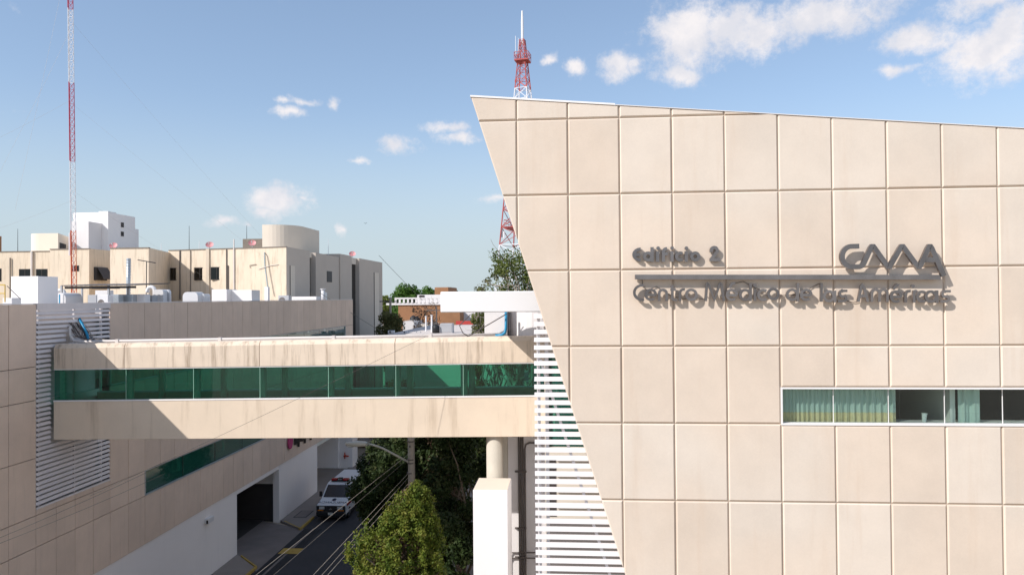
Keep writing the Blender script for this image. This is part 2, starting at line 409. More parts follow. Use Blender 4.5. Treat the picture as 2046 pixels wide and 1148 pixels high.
# ------------------------------------------------------------------ right building: concrete screen wall
FY = 17.3
w_, h_, x0_, z0_ = 1.221, 1.8055, -1.1607, H - 1.1879      # joint module, joint c0, joint row3
clinic = thing('clinic_building', 'cream concrete panel building with slanting wall edge and lettering', 'building', (6, 19, 0))
pa, pb = atY(941, 194, FY), atY(1250, 1148, FY)
pc = atY(2046, 257, FY)
# slanted left edge: keep right of line pa-pb ; top edge: below line pa-pc
def line(p, q):
    nx, nz = -(q.z - p.z), (q.x - p.x); L = math.hypot(nx, nz); nx /= L; nz /= L
    return nx, nz, nx * p.x + nz * p.z
sl = line(pb, pa); sgn = 1 if sl[0] * 5 + sl[1] * 10 < sl[2] else -1; sl = tuple(sgn * t for t in sl)
tp = line(pa, pc); sgn = 1 if tp[0] * 5 + tp[1] * 10 < tp[2] else -1; tp = tuple(sgn * t for t in tp)
WX0 = 4.97
g = .012
wz1, wz0 = atY(1563, 776, FY).z, atY(1563, 846, FY).z
XR = 13.6
for c in range(-2, 12):
    for r in range(-1, 11):
        xa, xb = x0_ + w_ * c, x0_ + w_ * (c + 1)
        zt, zb = z0_ - h_ * (r - 4 + 0), z0_ - h_ * (r - 3)
        if r == 3 + 1 and c >= 5:
            zb = wz1 + .035
        if r == 3 + 2 and c >= 5: zt = wz0 - .03
        jx = [random.uniform(-.004, .004) for _ in range(4)]
        p = [(xa + g + jx[0], max(zb + g, .05)), (xb - g + jx[1], max(zb + g, .05)), (xb - g + jx[1], zt - g), (xa + g + jx[0], zt - g)]
        if p[2][1] <= .1: continue
        p = clip(p, *sl); p = clip(p, tp[0], tp[1], tp[2] - .0) if p else p
        if len(p) < 3 or area(p) < .004: continue
        slab_xz('panel', p, FY + random.uniform(-.003, .003), FY + .06, 'facade', clinic, .028 if area(p) > .05 else .006)
# backing wall of the screen in pieces around the window band
def backing(poly):
    poly = clip(poly, sl[0], sl[1], sl[2] - .012); poly = clip(poly, tp[0], tp[1], tp[2] - .012)
    n = len(poly)
    m = MB().add([(x, FY + .04, z) for x, z in poly] + [(x, FY + .26, z) for x, z in poly],
                 [tuple(range(n)), tuple(range(n, 2 * n))[::-1]] + [(i, (i + 1) % n, n + (i + 1) % n, n + i) for i in range(n)])
    o = m.build('screen_wall', 'joint', clinic)
    bm = bmesh.new(); bm.from_mesh(o.data); bmesh.ops.recalc_face_normals(bm, faces=bm.faces); bm.to_mesh(o.data); bm.free()
backing([(-6, wz1 + .03), (XR, wz1 + .03), (XR, 25), (-6, 25)])
backing([(-6, .1), (XR, .1), (XR, wz0 - .03), (-6, wz0 - .03)])
backing([(-6, wz0 - .03), (WX0 - .03, wz0 - .03), (WX0 - .03, wz1 + .03), (-6, wz1 + .03)])
# coping along the top
d = (pc - pa).normalized()
nrm = Vector((-d.z, 0, d.x)); nrm = nrm if nrm.z > 0 else -nrm
def coping(t0, t1, hgt, mat):
    a, b = pa + d * t0, pa + d * t1
    v = []
    for p in (a, b):
        for yy in (FY - .012, FY + .28):
            for k in (0.004, hgt): q = p + nrm * k; v.append((q.x, yy, q.z))
    MB().add(v, [(0, 1, 3, 2), (4, 6, 7, 5), (0, 4, 5, 1), (2, 3, 7, 6), (1, 5, 7, 3), (0, 2, 6, 4)]).build('coping', mat, clinic)
coping(-.02, 3.45, .045, 'bright_white'); coping(3.46, 17, .02, 'white_plaster')
# window band
win = bpy.data.objects.new('window', None)
fm = MB()
fm.box(WX0 - .03, XR, FY + .0, FY + .24, wz1 - .008, wz1 + .03); fm.box(WX0 - .03, XR, FY - .008, FY + .24, wz0 - .03, wz0 + .012)
fm.box(WX0 - .03, WX0 + .008, FY + .002, FY + .24, wz0 + .013, wz1 - .009)
wfr = fm.build('window', 'white_paint', clinic)
mulx = [atY(x, 810, FY + .14).x for x in (1563, 1665, 1775, 1887, 2003, 2120, 2240)]
for a, b in zip(mulx[:-1], mulx[1:]):
    box('pane', 'clear_glass', wfr, a + .012, b - .012, FY + .145, FY + .15, wz0 + .013, wz1 - .009)
for x in mulx[1:-1]: box('mullion', 'white_paint', wfr, x - .006, x + .006, FY + .135, FY + .16, wz0 + .014, wz1 - .010)
# room behind the band
def pxX(x, Y, y=810): return atY(x, y, Y).x
zf = wz0 - .9
box('room_floor', 'interior_pale', clinic, WX0 - .1, XR, FY + .27, FY + 4, zf - .1, zf)
box('room_ceiling', 'interior_pale', clinic, WX0 - .1, XR, FY + .27, FY + 4, wz1 + .25, wz1 + .35)
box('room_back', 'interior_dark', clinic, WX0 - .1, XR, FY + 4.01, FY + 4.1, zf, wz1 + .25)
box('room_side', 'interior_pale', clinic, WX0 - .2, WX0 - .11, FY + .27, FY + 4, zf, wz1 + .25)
px = pxX(1905, FY + .3)
box('partition', 'interior_pale', clinic, px - .02, px + .10, FY + .42, FY + 3.99, zf + .01, wz1 + .24)
box('inner_sill', 'white_paint', clinic, WX0, XR, FY + .27, FY + .75, wz0 - .05, wz0 - .012)
box('room_back', 'interior_pale', clinic, pxX(1800, FY + 3), px - .03, FY + 3.0, FY + 3.05, zf + .01, wz1 + .24)
def curtain(xa, xb, yy, mt, mbot, waves):
    n = int((xb - xa) / .012)
    split = wz0 + (wz1 - wz0) * .27
    for nm, z0, z1, m in (('curtain', split + .001, wz1 + .1, mt), ('curtain_hem', wz0 - .01, split, mbot)):
        v = []; f = []
        for i in range(n + 1):
            t = i / n; u = t ** .75
            ph = u * waves * 2 * math.pi
            o = .030 * math.sin(ph) + .014 * math.sin(2.3 * ph + 1)
            for z in (z0, z1): v.append((xa + (xb - xa) * t, yy + o, z))
        for i in range(n): f.append((2 * i, 2 * i + 2, 2 * i + 3, 2 * i + 1))
        MB().add(v, f).build(nm, m, clinic, smooth=True)
curtain(WX0 + .01, pxX(1789, FY + .33), FY + .33, 'curtain_teal', 'curtain_yellow', 22)
curtain(px + .12, pxX(1957, FY + .33), FY + .33, 'curtain_teal', 'curtain_teal', 2)
cup = thing('plastic_cup', 'white plastic cup standing on the sill behind the window band', 'cup', (pxX(1846, FY + .45), FY + .45, wz0 - .012))
MB().tube([(0, 0, .0), (0.005, 0, .10), (.01, 0, .19)], [.045, .052, .06], 14).build('cup_body', 'plastic_white', cup, pinv=False)
MB().tube([(.01, 0, .185), (.0105, 0, .2)], [.066, .066], 14).build('cup_rim', 'plastic_white', cup, pinv=False)

# body of the building behind the screen
BX = -.62
BYF = FY + 2.3
body = MB(); body.box(BX + .3, XR - .2, FY + 4.2, 40, .02, H + 2.6); body.build('wall', 'white_plaster', clinic)
# wall behind the louvres, with a green glazed opening
gz1, gz0 = atY(1120, 712, BYF).z, atY(1120, 893, BYF).z
gx0, gx1 = atY(1096, 800, BYF).x, 2.5
fw = MB(); fw.box(BX, gx0, BYF, BYF + .2, .02, H + .2); fw.box(gx0, 4.5, BYF, BYF + .2, gz1, H + 2.0); fw.box(gx0, 4.5, BYF, BYF + .2, .02, gz0); fw.box(gx1, 4.5, BYF, BYF + .2, gz0, gz1)
fw.build('stair_wall', 'cream_plain', clinic)
box('stair_side', 'white_plaster', clinic, BX, BX + .2, BYF + .21, FY + 4.19, .02, H - .6)
box('stair_pane', 'green_glass_deep', clinic, gx0 + .01, gx1 - .01, BYF + .08, BYF + .09, gz0 + .01, gz1 - .01)
dz0, dz1 = atY(1120, 1130, BYF).z, atY(1120, 1040, BYF).z
box('dark_panel', 'corrugated', clinic, gx0 - .05, 3, BYF - .02, BYF - .002, .3, atY(1120, 1040, BYF).z)  # darker colour stands for the dimness behind the slats
box('dark_panel', 'dark_frame', clinic, gx0 - .05, gx0 + .18, BYF - .02, BYF - .002, atY(1100, 1030, BYF).z, atY(1100, 915, BYF).z)
for k in range(4):
    zz = gz0 - .35 - k * .42
    box('ledge', 'white_paint', clinic, gx0 + .2, 3, BYF - .06, BYF - .003, zz, zz + .05)
# louvre screen
LY = FY + .16
lsc = MB()
LXL = atY(1067, 700, LY).x
lsc.box(LXL + .06, LXL + .14, LY + .10, LY + .18, .05, atY(1070, 628, LY).z)
lsc.box(LXL + .26, LXL + .34, LY + .10, LY + .18, .05, atY(1070, 628, LY).z)
louvre = lsc.build('louvre_screen', 'slat_white', clinic)
def slant_x(z): return (sl[2] - sl[1] * z) / sl[0]
zz = atY(1065, 627, LY).z; pitch = .1885; k = 0
while zz - k * pitch > .3:
    zt = zz - k * pitch; xe = slant_x(zt - .05)
    tl = .035
    v = [(LXL + random.uniform(-.006, .006), LY + .03, zt), (xe + .0, LY + .03, zt), (xe + .03, LY - .02 + .02, zt - .105), (LXL, LY, zt - .105)]
    v = [(x, y, z) for x, y, z in v] + [(x, y + .03, z) for x, y, z in v]
    MB().add(v, [(3, 2, 1, 0), (4, 5, 6, 7), (0, 1, 5, 4), (1, 2, 6, 5), (2, 3, 7, 6), (3, 0, 4, 7)]).build('slat', 'slat_white', louvre)
    k += 1
# slanted support and brackets behind the slats
zt = zz - .3
for off, zs in ((-.42, zz - 1.1), (-.02, zz)):
    MB().add([(slant_x(z) + off + dx, y, z) for z in (.1, zs) for dx, y in ((0, LY + .07), (.07, LY + .07), (.07, LY + .14), (0, LY + .14))],
             [(0, 1, 5, 4), (1, 2, 6, 5), (2, 3, 7, 6), (3, 0, 4, 7), (3, 2, 1, 0), (4, 5, 6, 7)]).build('support', 'slat_white', louvre)
# flat roof slab behind the screen (white)
cz1, cz0 = atY(880, 582.5, 18.4).z, atY(880, 624, 18.4).z
cxl = atY(880, 600, 18.4).x
box('roof_canopy', 'bright_white', clinic, cxl, 1.5, 18.4, 25.6, cz0, cz1, bevel=.02)
# support walls under the canopy, over the bridge end
bz = H - 1.46
swx = atY(968, 650, 26.6).x
box('canopy_wall', 'white_plaster', clinic, swx, atY(1012, 650, 26.6).x, 26.6, 28.4, bz + .02, cz0 + .3)
MB().prism([(atY(1014, 650, 26.6).x + .95 + .95 * math.cos(a), 27.6 + .95 * math.sin(a)) for a in np.linspace(0, 2 * math.pi, 28)[:-1]], bz + .02, cz0 + .3).build('canopy_drum', 'white_plaster', clinic, smooth=False)
MB().tube([atY(1011, 622, 26.45), atY(1011, 655, 26.45), atY(1009, 664, 26.42), atY(1003, 669, 26.4), (atY(990, 671, 26.4).x, 26.4, bz + .05)], .055, 8).build('downpipe', 'blue_pipe', clinic, smooth=True)
# lower part: shaded wall with conduits
cwy = 28.9
cwx0 = atY(1006, 1000, cwy).x
box('rear_wall', 'white_plaster', clinic, cwx0, BX + .3, cwy, cwy + .3, .02, H - 5.15)
box('rear_pier', 'column_conc', clinic, atY(1003, 900, 27.9).x, atY(1013, 900, 27.9).x, 27.9, 28.4, .02, H - 5.17)
for i, xx in enumerate((1037, 1041, 1045, 1049)):
    X = atY(xx, 950, cwy - .06).x; zt = H - 5.4 - .06 * (3 - i) + .1
    ztop = atY(xx, 884 - (3 - i) * 4, cwy - .06).z
    pts = [(X, cwy - .06, .2), (X, cwy - .06, ztop - .25), (X + .05, cwy - .06, ztop - .06), (X + .2, cwy - .06, ztop), (X + 1.2, cwy - .06, ztop)]
    if i < 3: pts = [(X, cwy - .06, .2), (X, cwy - .06, H - 5.2)]
    MB().tube(pts, .032, 6).build('conduit', 'conduit', clinic)
for yy in (941, 1054, 1112):
    a, b = atY(1029, yy, cwy - .05), atY(1052, yy, cwy - .05)
    box('conduit_clamp', 'conduit', clinic, a.x, b.x, cwy - .09, cwy - .004, a.z - .03, a.z + .03)
for yy, xe in ((1103, 1066), (1114, 1066)):
    MB().tube([atY(1018, 1148, cwy - .07), atY(1018, yy + 6, cwy - .07), atY(1022, yy, cwy - .07), atY(xe + 8, yy, cwy - .07)], .026, 6).build('conduit', 'conduit', clinic)

# ------------------------------------------------------------------ letters on the wall
def ribbon(px_pts, wpx, yface, depth, closed=False, bump=0.0):
    """flat strip of constant width following a centre line given in photo pixels on the wall plane"""
    P = [atY(x, y, yface) for x, y in px_pts]; P = [Vector((p.x, p.z)) for p in P]
    hw = wpx / 2 / F0 * yface; n = len(P); L = []; Rr = []
    for i in range(n):
        a = P[i] - P[i - 1] if (i > 0 or closed) else P[1] - P[0]
        b = P[(i + 1) % n] - P[i] if (i < n - 1 or closed) else P[-1] - P[-2]
        a, b = a.normalized(), b.normalized(); t = a + b
        t = t.normalized() if t.length > 1e-6 else a
        nn = Vector((-t.y, t.x)); k = min(1.6, 1 / max(.35, nn.dot(Vector((-a.y, a.x)))))
        L.append(P[i] + nn * hw * k); Rr.append(P[i] - nn * hw * k)
    v = []; y0, y1 = yface - bump, yface + depth
    for l, r in zip(L, Rr): v += [(l.x, y0, l.y), (r.x, y0, r.y), (r.x, y1, r.y), (l.x, y1, l.y)]
    f = []
    for i in range(n if closed else n - 1):
        a, b = 4 * i, 4 * ((i + 1) % n)
        for j in range(4): f.append((a + j, a + (j + 1) % 4, b + (j + 1) % 4, b + j))
    if not closed: f += [(3, 2, 1, 0), tuple(4 * (n - 1) + j for j in range(4))]
    return v, f
def arc(cx, cy, rx, ry, a0, a1, n=16):
    return [(cx + rx * math.cos(R(a0 + (a1 - a0) * i / n)), cy + ry * math.sin(R(a0 + (a1 - a0) * i / n))) for i in range(n + 1)]
def letter(parent, strokes, ox, oy, sc, wid, yface, depth, dots=()):
    m = MB(); b = 0
    for st in strokes:
        closed = False
        if st and st[0] == 'o': closed = True; st = st[1][:-1]
        v, f = ribbon([(ox + x / sc, oy + y / sc) for x, y in st], wid / sc, yface, depth, closed, b); m.add(v, f); b += .002
    for (x, y, r) in dots:
        v, f = [], []
        p = atY(ox + x / sc, oy + y / sc, yface); rr = r / sc / F0 * yface; n = 14
        v = [(p.x + rr * math.cos(2 * math.pi * i / n), yy, p.z + rr * math.sin(2 * math.pi * i / n)) for yy in (yface, yface + depth) for i in range(n)]
        f = [tuple(range(n)), tuple(range(n, 2 * n))[::-1]] + [(i, n + i, n + (i + 1) % n, (i + 1) % n) for i in range(n)]
        m.add(v, f)
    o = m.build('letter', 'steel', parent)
    tz, tx_ = random.uniform(-.012, .012), random.uniform(-.012, .012)
    cx_ = sum(q.co.x for q in o.data.vertices) / len(o.data.vertices); cz_ = sum(q.co.z for q in o.data.vertices) / len(o.data.vertices)
    for q in o.data.vertices: q.co.y += (q.co.x - cx_) * tx_ + (q.co.z - cz_) * tz
    bm = bmesh.new(); bm.from_mesh(o.data); bmesh.ops.recalc_face_normals(bm, faces=bm.faces); bm.to_mesh(o.data); bm.free()
    return o
def circ(cx, cy, r): return ('o', arc(cx, cy, r, r, 0, 360, 24))
def ring_c(cx, cy, r, a=52): return arc(cx, cy, r, r, 360 - a, a, 20)          # open to the right (y down)
def e_(cx, cy, r): return arc(cx, cy, r, r, 0, -310, 24), [(cx - r, cy + 2), (cx + r, cy + 2)]
def mount(parent, p):
    MB().tube([(p.x, p.y + .02, p.z), (p.x, FY + .01, p.z)], .012, 6).build('standoff_pin', 'galv', parent)
s1 = thing('building_lettering', 'short two-word metal lettering mounted above the long bar on the cream wall', 'sign', atY(1340, 522, FY))
ox, oy, sc = 1220, 460, 5.683
y1f, dp = FY - .10, .07
letter(s1, [arc(345, 275, 80, 63, -92, -268, 18), [(268, 276), (335, 276)]], ox, oy, sc, 35, y1f, dp)
letter(s1, [circ(427, 297, 40), [(472, 190), (472, 358)]], ox, oy, sc, 35, y1f, dp)
letter(s1, [[(535, 238), (535, 358)]], ox, oy, sc, 35, y1f, dp, [(541, 202, 20)])
letter(s1, [[(600, 358), (600, 245)] + arc(638, 245, 38, 38, 180, 275, 8), [(588, 268), (648, 268)]], ox, oy, sc, 35, y1f, dp)
letter(s1, [[(698, 238), (698, 358)]], ox, oy, sc, 35, y1f, dp, [(700, 200, 20)])
letter(s1, [ring_c(790, 297, 40)], ox, oy, sc, 35, y1f, dp)
letter(s1, [[(860, 238), (860, 358)]], ox, oy, sc, 35, y1f, dp, [(862, 202, 20)])
letter(s1, [circ(962, 297, 40)], ox, oy, sc, 35, y1f, dp)
letter(s1, [arc(1178, 228, 34, 34, 150, 395, 16) + [(1150, 322)], [(1126, 334), (1242, 334)]], ox, oy, sc, 35, y1f, dp)
s2 = thing('building_lettering', 'long line of metal letters mounted below the bar on the cream wall', 'sign', atY(1580, 602, FY))
y2f, dp2, wd = FY - .155, .06, 29
def L2(st, dots=(), o=(1220, 460, 5.683), w=wd): return letter(s2, st, o[0], o[1], o[2], w, y2f, dp2, dots)
L2([arc(358, 706, 88, 82, -75, -285, 20)])
L2(e_(457, 730, 56))
L2([[(553, 803), (553, 720)] + arc(595, 716, 42, 42, 180, 360, 12) + [(637, 803)]])
L2([[(702, 622), (702, 765)] + arc(727, 765, 25, 24, 180, 90, 5) + [(758, 789)], [(680, 672), (740, 672)]])
L2([[(787, 803), (787, 715)] + arc(832, 715, 45, 45, 180, 285, 8)])
L2([circ(918, 730, 56)])
L2([[(1080, 803), (1094, 612), (1102, 604), (1112, 612), (1181, 786), (1240, 612), (1249, 604), (1258, 612), (1288, 803)]])
L2(list(e_(1378, 732, 56)) + [[(1352, 652), (1378, 606), (1415, 598)]])
L2([circ(1530, 732, 56), [(1590, 600), (1590, 803)]])
L2([[(1640, 668), (1640, 803)]], [(1640, 622, 20)])
L2([ring_c(1735, 732, 56)])
L2([circ(1850, 722, 56)])
o2 = (1560, 460, 5.384)
L2([circ(125, 692, 54), [(184, 566), (184, 765)]], o=o2, w=27)
L2(e_(275, 692, 54), o=o2, w=27)
L2([[(440, 566), (440, 767)]], o=o2, w=27)
L2([circ(520, 708, 52), [(583, 645), (583, 775)]], o=o2, w=27)
L2([[(718, 650), (668, 650)] + arc(668, 680, 32, 30, -90, -250, 8) + arc(672, 732, 34, 28, -60, 90, 8) + [(615, 762)]], o=o2, w=26)
L2([[(836, 768), (868, 602), (880, 588), (893, 602), (940, 768)], [(858, 705), (920, 705)]], o=o2, w=27)
L2([[(982, 770), (982, 680)] + arc(1023, 674, 40, 38, 180, 360, 10) + [(1063, 770)], [(1068, 690)] + arc(1108, 674, 40, 38, 180, 360, 10) + [(1150, 770)]], o=o2, w=27)
L2(list(e_(1243, 712, 54)) + [[(1212, 632), (1248, 586), (1272, 592)]], o=o2, w=27)
L2([[(1345, 775), (1345, 695)] + arc(1388, 695, 43, 43, 180, 285, 8)], o=o2, w=27)
L2([[(1436, 645), (1436, 776)]], [(1424, 600, 19)], o=o2, w=27)
L2([ring_c(1522, 712, 52)], o=o2, w=27)
L2([circ(1618, 712, 54), [(1682, 645), (1682, 780)]], o=o2, w=27)
L2([[(1830, 654), (1772, 654)] + arc(1772, 684, 32, 30, -90, -250, 8) + arc(1776, 736, 34, 28, -60, 90, 8) + [(1718, 766)]], o=o2, w=26)
s3 = thing('sign_bar', 'long thin horizontal metal bar between the two lines of lettering', 'sign bar', atY(1580, 558, FY))
a, b = atY(1269, 553, FY - .17), atY(1880, 553.5, FY - .17)
hb = 4.6 / F0 * FY
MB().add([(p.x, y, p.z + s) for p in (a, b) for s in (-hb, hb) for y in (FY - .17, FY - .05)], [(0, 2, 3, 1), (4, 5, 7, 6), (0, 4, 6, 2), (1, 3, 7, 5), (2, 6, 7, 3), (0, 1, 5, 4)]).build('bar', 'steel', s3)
for t in (.02, .25, .5, .75, .98):
    p = a.lerp(b, t); box('bracket', 'galv', s3, p.x - .02, p.x + .02, FY - .05, FY + .02, p.z - .03, p.z + .03)
s4 = thing('wall_logo', 'large zigzag metal logo of joined rounded peaks above the right end of the bar', 'logo', atY(1780, 540, FY))
zig = [(845, 170)] + arc(765, 282, 103, 110, -90, -270, 20) + arc(838, 330, 62, 62, 88, 28, 6)
for (bx, by, tx, ty, ex, ey) in ((890, 362, 992, 170, 1165, 392), (1165, 392, 1312, 170, 1490, 392)):
    zig += [(tx - 22, ty + 22), (tx - 8, ty + 3), (tx + 8, ty + 3), (tx + 24, ty + 24), (ex - 28, ey - 26), (ex - 10, ey - 4), (ex + 8, ey - 4), (ex + 24, ey - 26)]
zig += [(1592, 192), (1604, 173), (1618, 173), (1632, 194), (1762, 490)]
y4f = FY - .215
letter(s4, [zig, [(1560, 316), (1690, 316)]], 1560, 460, 5.384, 50, y4f, .08)
for pr, pts, yf in ((s1, [(1265, 508), (1296, 512), (1314, 512), (1326, 512), (1342, 512), (1358, 512), (1371, 512), (1389, 503), (1427, 518)], y1f + dp),
                    (s4, [(1684, 515), (1745, 500), (1780, 526), (1803, 495), (1838, 528), (1860, 497), (1880, 535)], y4f + .1)):
    for q in pts: mount(pr, atY(*q, yf))
for x in (1272, 1291, 1318, 1343, 1358, 1371, 1412, 1440, 1452, 1499, 1508.5, 1516, 1535): mount(s2, atY(x, 590, y2f + dp2 - .02))
for x in (1573, 1601, 1641.7, 1668, 1688, 1719, 1742, 1781, 1809.8, 1826.7, 1833, 1872, 1889): mount(s2, atY(x, 590, y2f + dp2 - .02))
# thin power cables of the letters
for c in ([(1283, 558), (1284, 570), (1292, 580), (1312, 572), (1340, 590), (1366, 597), (1390, 596), (1408, 597)], [(1466, 566), (1485, 562), (1510, 575), (1530, 582)], [(1560, 590), (1600, 588), (1625, 572), (1640, 565)], [(1690, 600), (1706, 604), (1716, 602)]):
    MB().tube([atY(x, y, FY - .03) for x, y in c], .008, 5).build('cable', 'cable', s2)

# ------------------------------------------------------------------ left building (annex)
annex = thing('clinic_annex', 'grey-brown panelled building with white ground floor and slatted screen', 'building', (-30, 38, 0))
rows = [H + z for z in (-.12, -2.40, -3.62, -5.72, -7.80, -8.95, -11.15)]
cols = [13.6, 14.9, 16.2, 17.5, 18.8, 20.1, 21.3, 22.5, 23.8, 25.1, 26.15, 27.21, 28.3, 29.39, 30.67, 31.92]
while cols[-1] < 61.5: cols.append(cols[-1] + 1.262)
cols += [cols[-1] + 1.2, 64.4]
iw1 = cols[-3]
LV0, LV1, LVB = 25.1, 29.39, H - 7.58
def annex_panel(ya, yb, za, zb):
    g = .011
    if yb - ya < .1 or zb - za < .06: return
    o = random.uniform(-.004, .004)
    MB().box(AX - .10, AX + o, ya + g, yb - g, za + g, zb - g).build('panel', 'annex_panel', annex, bevel=.008)
for i in range(len(cols) - 1):
    ya, yb = cols[i], cols[i + 1]
    for r in range(6):
        zt, zb = rows[r], rows[r + 1]
        if LV0 - .01 <= ya and yb <= LV1 + .01:
            if zb >= LVB - .01: continue
            zt = min(zt, LVB)
            if zb > LVB - .3: continue
        if 29.3 <= ya and yb <= iw1 + .01 and r == 1: continue
        if 31.9 <= ya and yb <= iw1 + .01 and r == 4: continue
        annex_panel(ya, yb, zb, zt)
# strip under the louvre
for ya, yb in zip(cols[9:13], cols[10:14]): annex_panel(ya, yb, rows[4], LVB)
Y0, Y1 = cols[0], 64.4
def aw(ya, yb, za, zb, x0=AX - .35, x1=AX - .06, mat='annex_joint', name='wall'): return box(name, mat, annex, x0, x1, ya, yb, za, zb)
aw(Y0, LV0, rows[6], rows[0] - .02); aw(LV0, LV1, rows[6], LVB - .02); aw(LV1, 31.92, rows[6], rows[2]); aw(LV1, Y1, rows[1], rows[0] - .02)
aw(31.92, Y1, rows[4] - .0, rows[2]); aw(31.92, Y1, rows[6], rows[5]); aw(iw1, Y1, rows[5], rows[4]); aw(iw1, Y1, rows[2], rows[1])
# roof, far walls, rooms
box('roof', 'roof_white', annex, -48, AX - .36, Y0, 57.9, H - .75, H - .55)
box('roof', 'roof_white', annex, AX - 3.5, AX - .36, 57.91, Y1, H - .75, H - .55)
box('coping', 'white_plaster', annex, AX - .36, AX + .012, Y0, LV0, rows[0], rows[0] + .03)
box('coping', 'white_plaster', annex, AX - .36, AX + .012, LV1, Y1, rows[0], rows[0] + .03)
box('end_wall', 'beige_side', annex, -48, AX - .36, Y0 - .2, Y0, 0, H - .3)
box('end_wall', 'annex_panel', annex, AX - 8, AX - .36, Y1 - .25, Y1, 0, H - .14)
box('rear_wall', 'interior_pale', annex, AX - 3.3, AX - 3, Y0, Y1 - .3, 3.9, H - .76)
for z in (3.4, rows[5] - .35, rows[2] - .35): box('floor_slab', 'interior_pale', annex, AX - 3, AX - .36, Y0, Y1 - .3, z, z + .25)
# windows
def annex_window(y0, y1, z0, z1, every):
    w = MB()
    w.box(AX - .12, AX + .02, y0, y1, z0 - .05, z0); w.box(AX - .12, AX - .01, y0, y1, z1, z1 + .03)
    w.box(AX - .12, AX + .012, y0, y0 + .05, z0, z1); w.box(AX - .12, AX + .012, y1 - .05, y1, z0, z1)
    wo_ = w.build('window', 'galv', annex)
    n = max(1, round((y1 - y0 - .1) / every)); st = (y1 - y0 - .1) / n
    for i in range(n):
        a = y0 + .05 + i * st
        t = random.uniform(-.006, .006)
        MB().add([(AX - .06 + t, a + .008, z0 + .002), (AX - .06 - t, a + st - .008, z0 + .002), (AX - .06 - t, a + st - .008, z1 - .002), (AX - .06 + t, a + .008, z1 - .002)], [(0, 1, 2, 3)]).build('pane', 'green_glass_deep', wo_)
        if i: box('mullion', 'dark_frame', wo_, AX - .09, AX - .055, a - .012, a + .012, z0 + .002, z1 - .002)
    for i in range(1, 6):
        yy = y0 + (y1 - y0) * i / 6
        box('inner_column', 'interior_pale', wo_, AX - 1.6, AX - 1.3, yy, yy + .3, z0 - .3, z1 + .9)
annex_window(31.93, iw1 - .01, rows[5] + .06, rows[4] - .035, 3.3)
annex_window(29.40, iw1 - .01, rows[2] + .06, rows[1] - .035, 3.3)
# louvred screen in front of a white shaft
lv = MB()
for yy in (25.35, 27.3, 28.95): lv.box(AX - .16, AX - .09, yy - .035, yy + .035, LVB, rows[0] - .05)
lv.box(AX - .10, AX + .02, LV0 + .005, LV1 - .005, LVB - .01, LVB + .06)
lvo = lv.build('louvre_screen', 'slat_annex', annex)
box('shaft_back', 'white_plaster', annex, AX - .75, AX - .65, LV0 + .01, LV1 - .01, LVB, rows[0] - .1)
box('top_rail', 'slat_annex', lvo, AX - .12, AX + .03, LV0 + .005, LV1 - .005, rows[0] - .22, rows[0] + .02)
BY0, BY1 = 25.9, 28.7
k = 0
while True:
    zt = rows[0] - .27 - k * .178
    if zt - .11 < LVB + .07: break
    segs = [(LV0 + .008, LV1 - .008)]
    if H - 5.32 < zt - .05 < H - 1.68: segs = [(LV0 + .008, 25.86)]
    if H - 1.72 < zt - .05 < H - 1.2: segs = [(LV0 + .008, 26.7), (26.9 + random.random() * .1, LV1 - .008)]
    for a, b in segs:
        dy = random.uniform(-.008, .008)
        MB().add([(AX + .015, a, zt - .105 + dy), (AX + .015, b, zt - .105 - dy), (AX - .035, b, zt - dy), (AX - .035, a, zt + dy),
                  (AX - .01, a, zt - .112 + dy), (AX - .01, b, zt - .112 - dy), (AX - .06, b, zt - dy), (AX - .06, a, zt + dy)],
                 [(0, 1, 2, 3), (7, 6, 5, 4), (0, 4, 5, 1), (1, 5, 6, 2), (2, 6, 7, 3), (3, 7, 4, 0)]).build('slat', 'slat_annex', lvo)
    k += 1
# white ground floor with garage opening and recess
GZ = rows[6] - .012
GX = AX - .06
box('ground_wall', 'annex_white', annex, GX - .42, GX, Y0, 41.3, 0, GZ)
box('ground_wall', 'annex_white', annex, GX - .42, GX, 47.55, 55.0, 0, GZ)
box('lintel_soffit', 'annex_white', annex, AX - 9, AX - .07, 41.3, 47.55, GZ - .25, GZ + .03)
box('garage_wall', 'annex_white', annex, AX - 9, GX - .43, 47.9, 48.1, 2.5, GZ - .26)
box('garage_wall', 'interior_dark', annex, AX - 9, GX - .43, 47.85, 48.1, -3.5, 2.49)  # lower part of the white wall coloured dark to stand for the garage's shade
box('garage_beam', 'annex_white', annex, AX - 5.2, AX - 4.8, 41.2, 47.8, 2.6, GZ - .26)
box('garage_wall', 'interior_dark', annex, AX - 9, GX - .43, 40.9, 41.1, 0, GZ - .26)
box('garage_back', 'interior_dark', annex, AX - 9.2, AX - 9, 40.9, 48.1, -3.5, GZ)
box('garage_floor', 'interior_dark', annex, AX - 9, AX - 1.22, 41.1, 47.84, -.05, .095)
box('recess_floor', 'sidewalk', annex, AX - 3, AX, 55.01, 62.49, -.05, .12)
box('recess_wall', 'annex_white', annex, AX - 3.2, AX - 3, 55, 62.5, 0, GZ)
box('recess_wall', 'annex_white', annex, AX - 3, atY(676, 900, 62.5).x, 62.5, 62.8, 0, GZ)
box('soffit', 'annex_white', annex, AX - 3, AX - .1, 55.01, Y1 - .3, GZ + .005, GZ + .03)
box('end_pier', 'annex_white', annex, atY(676, 900, 63.4).x, atY(708, 900, 63.4).x, 62.82, 64.38, 0, GZ)
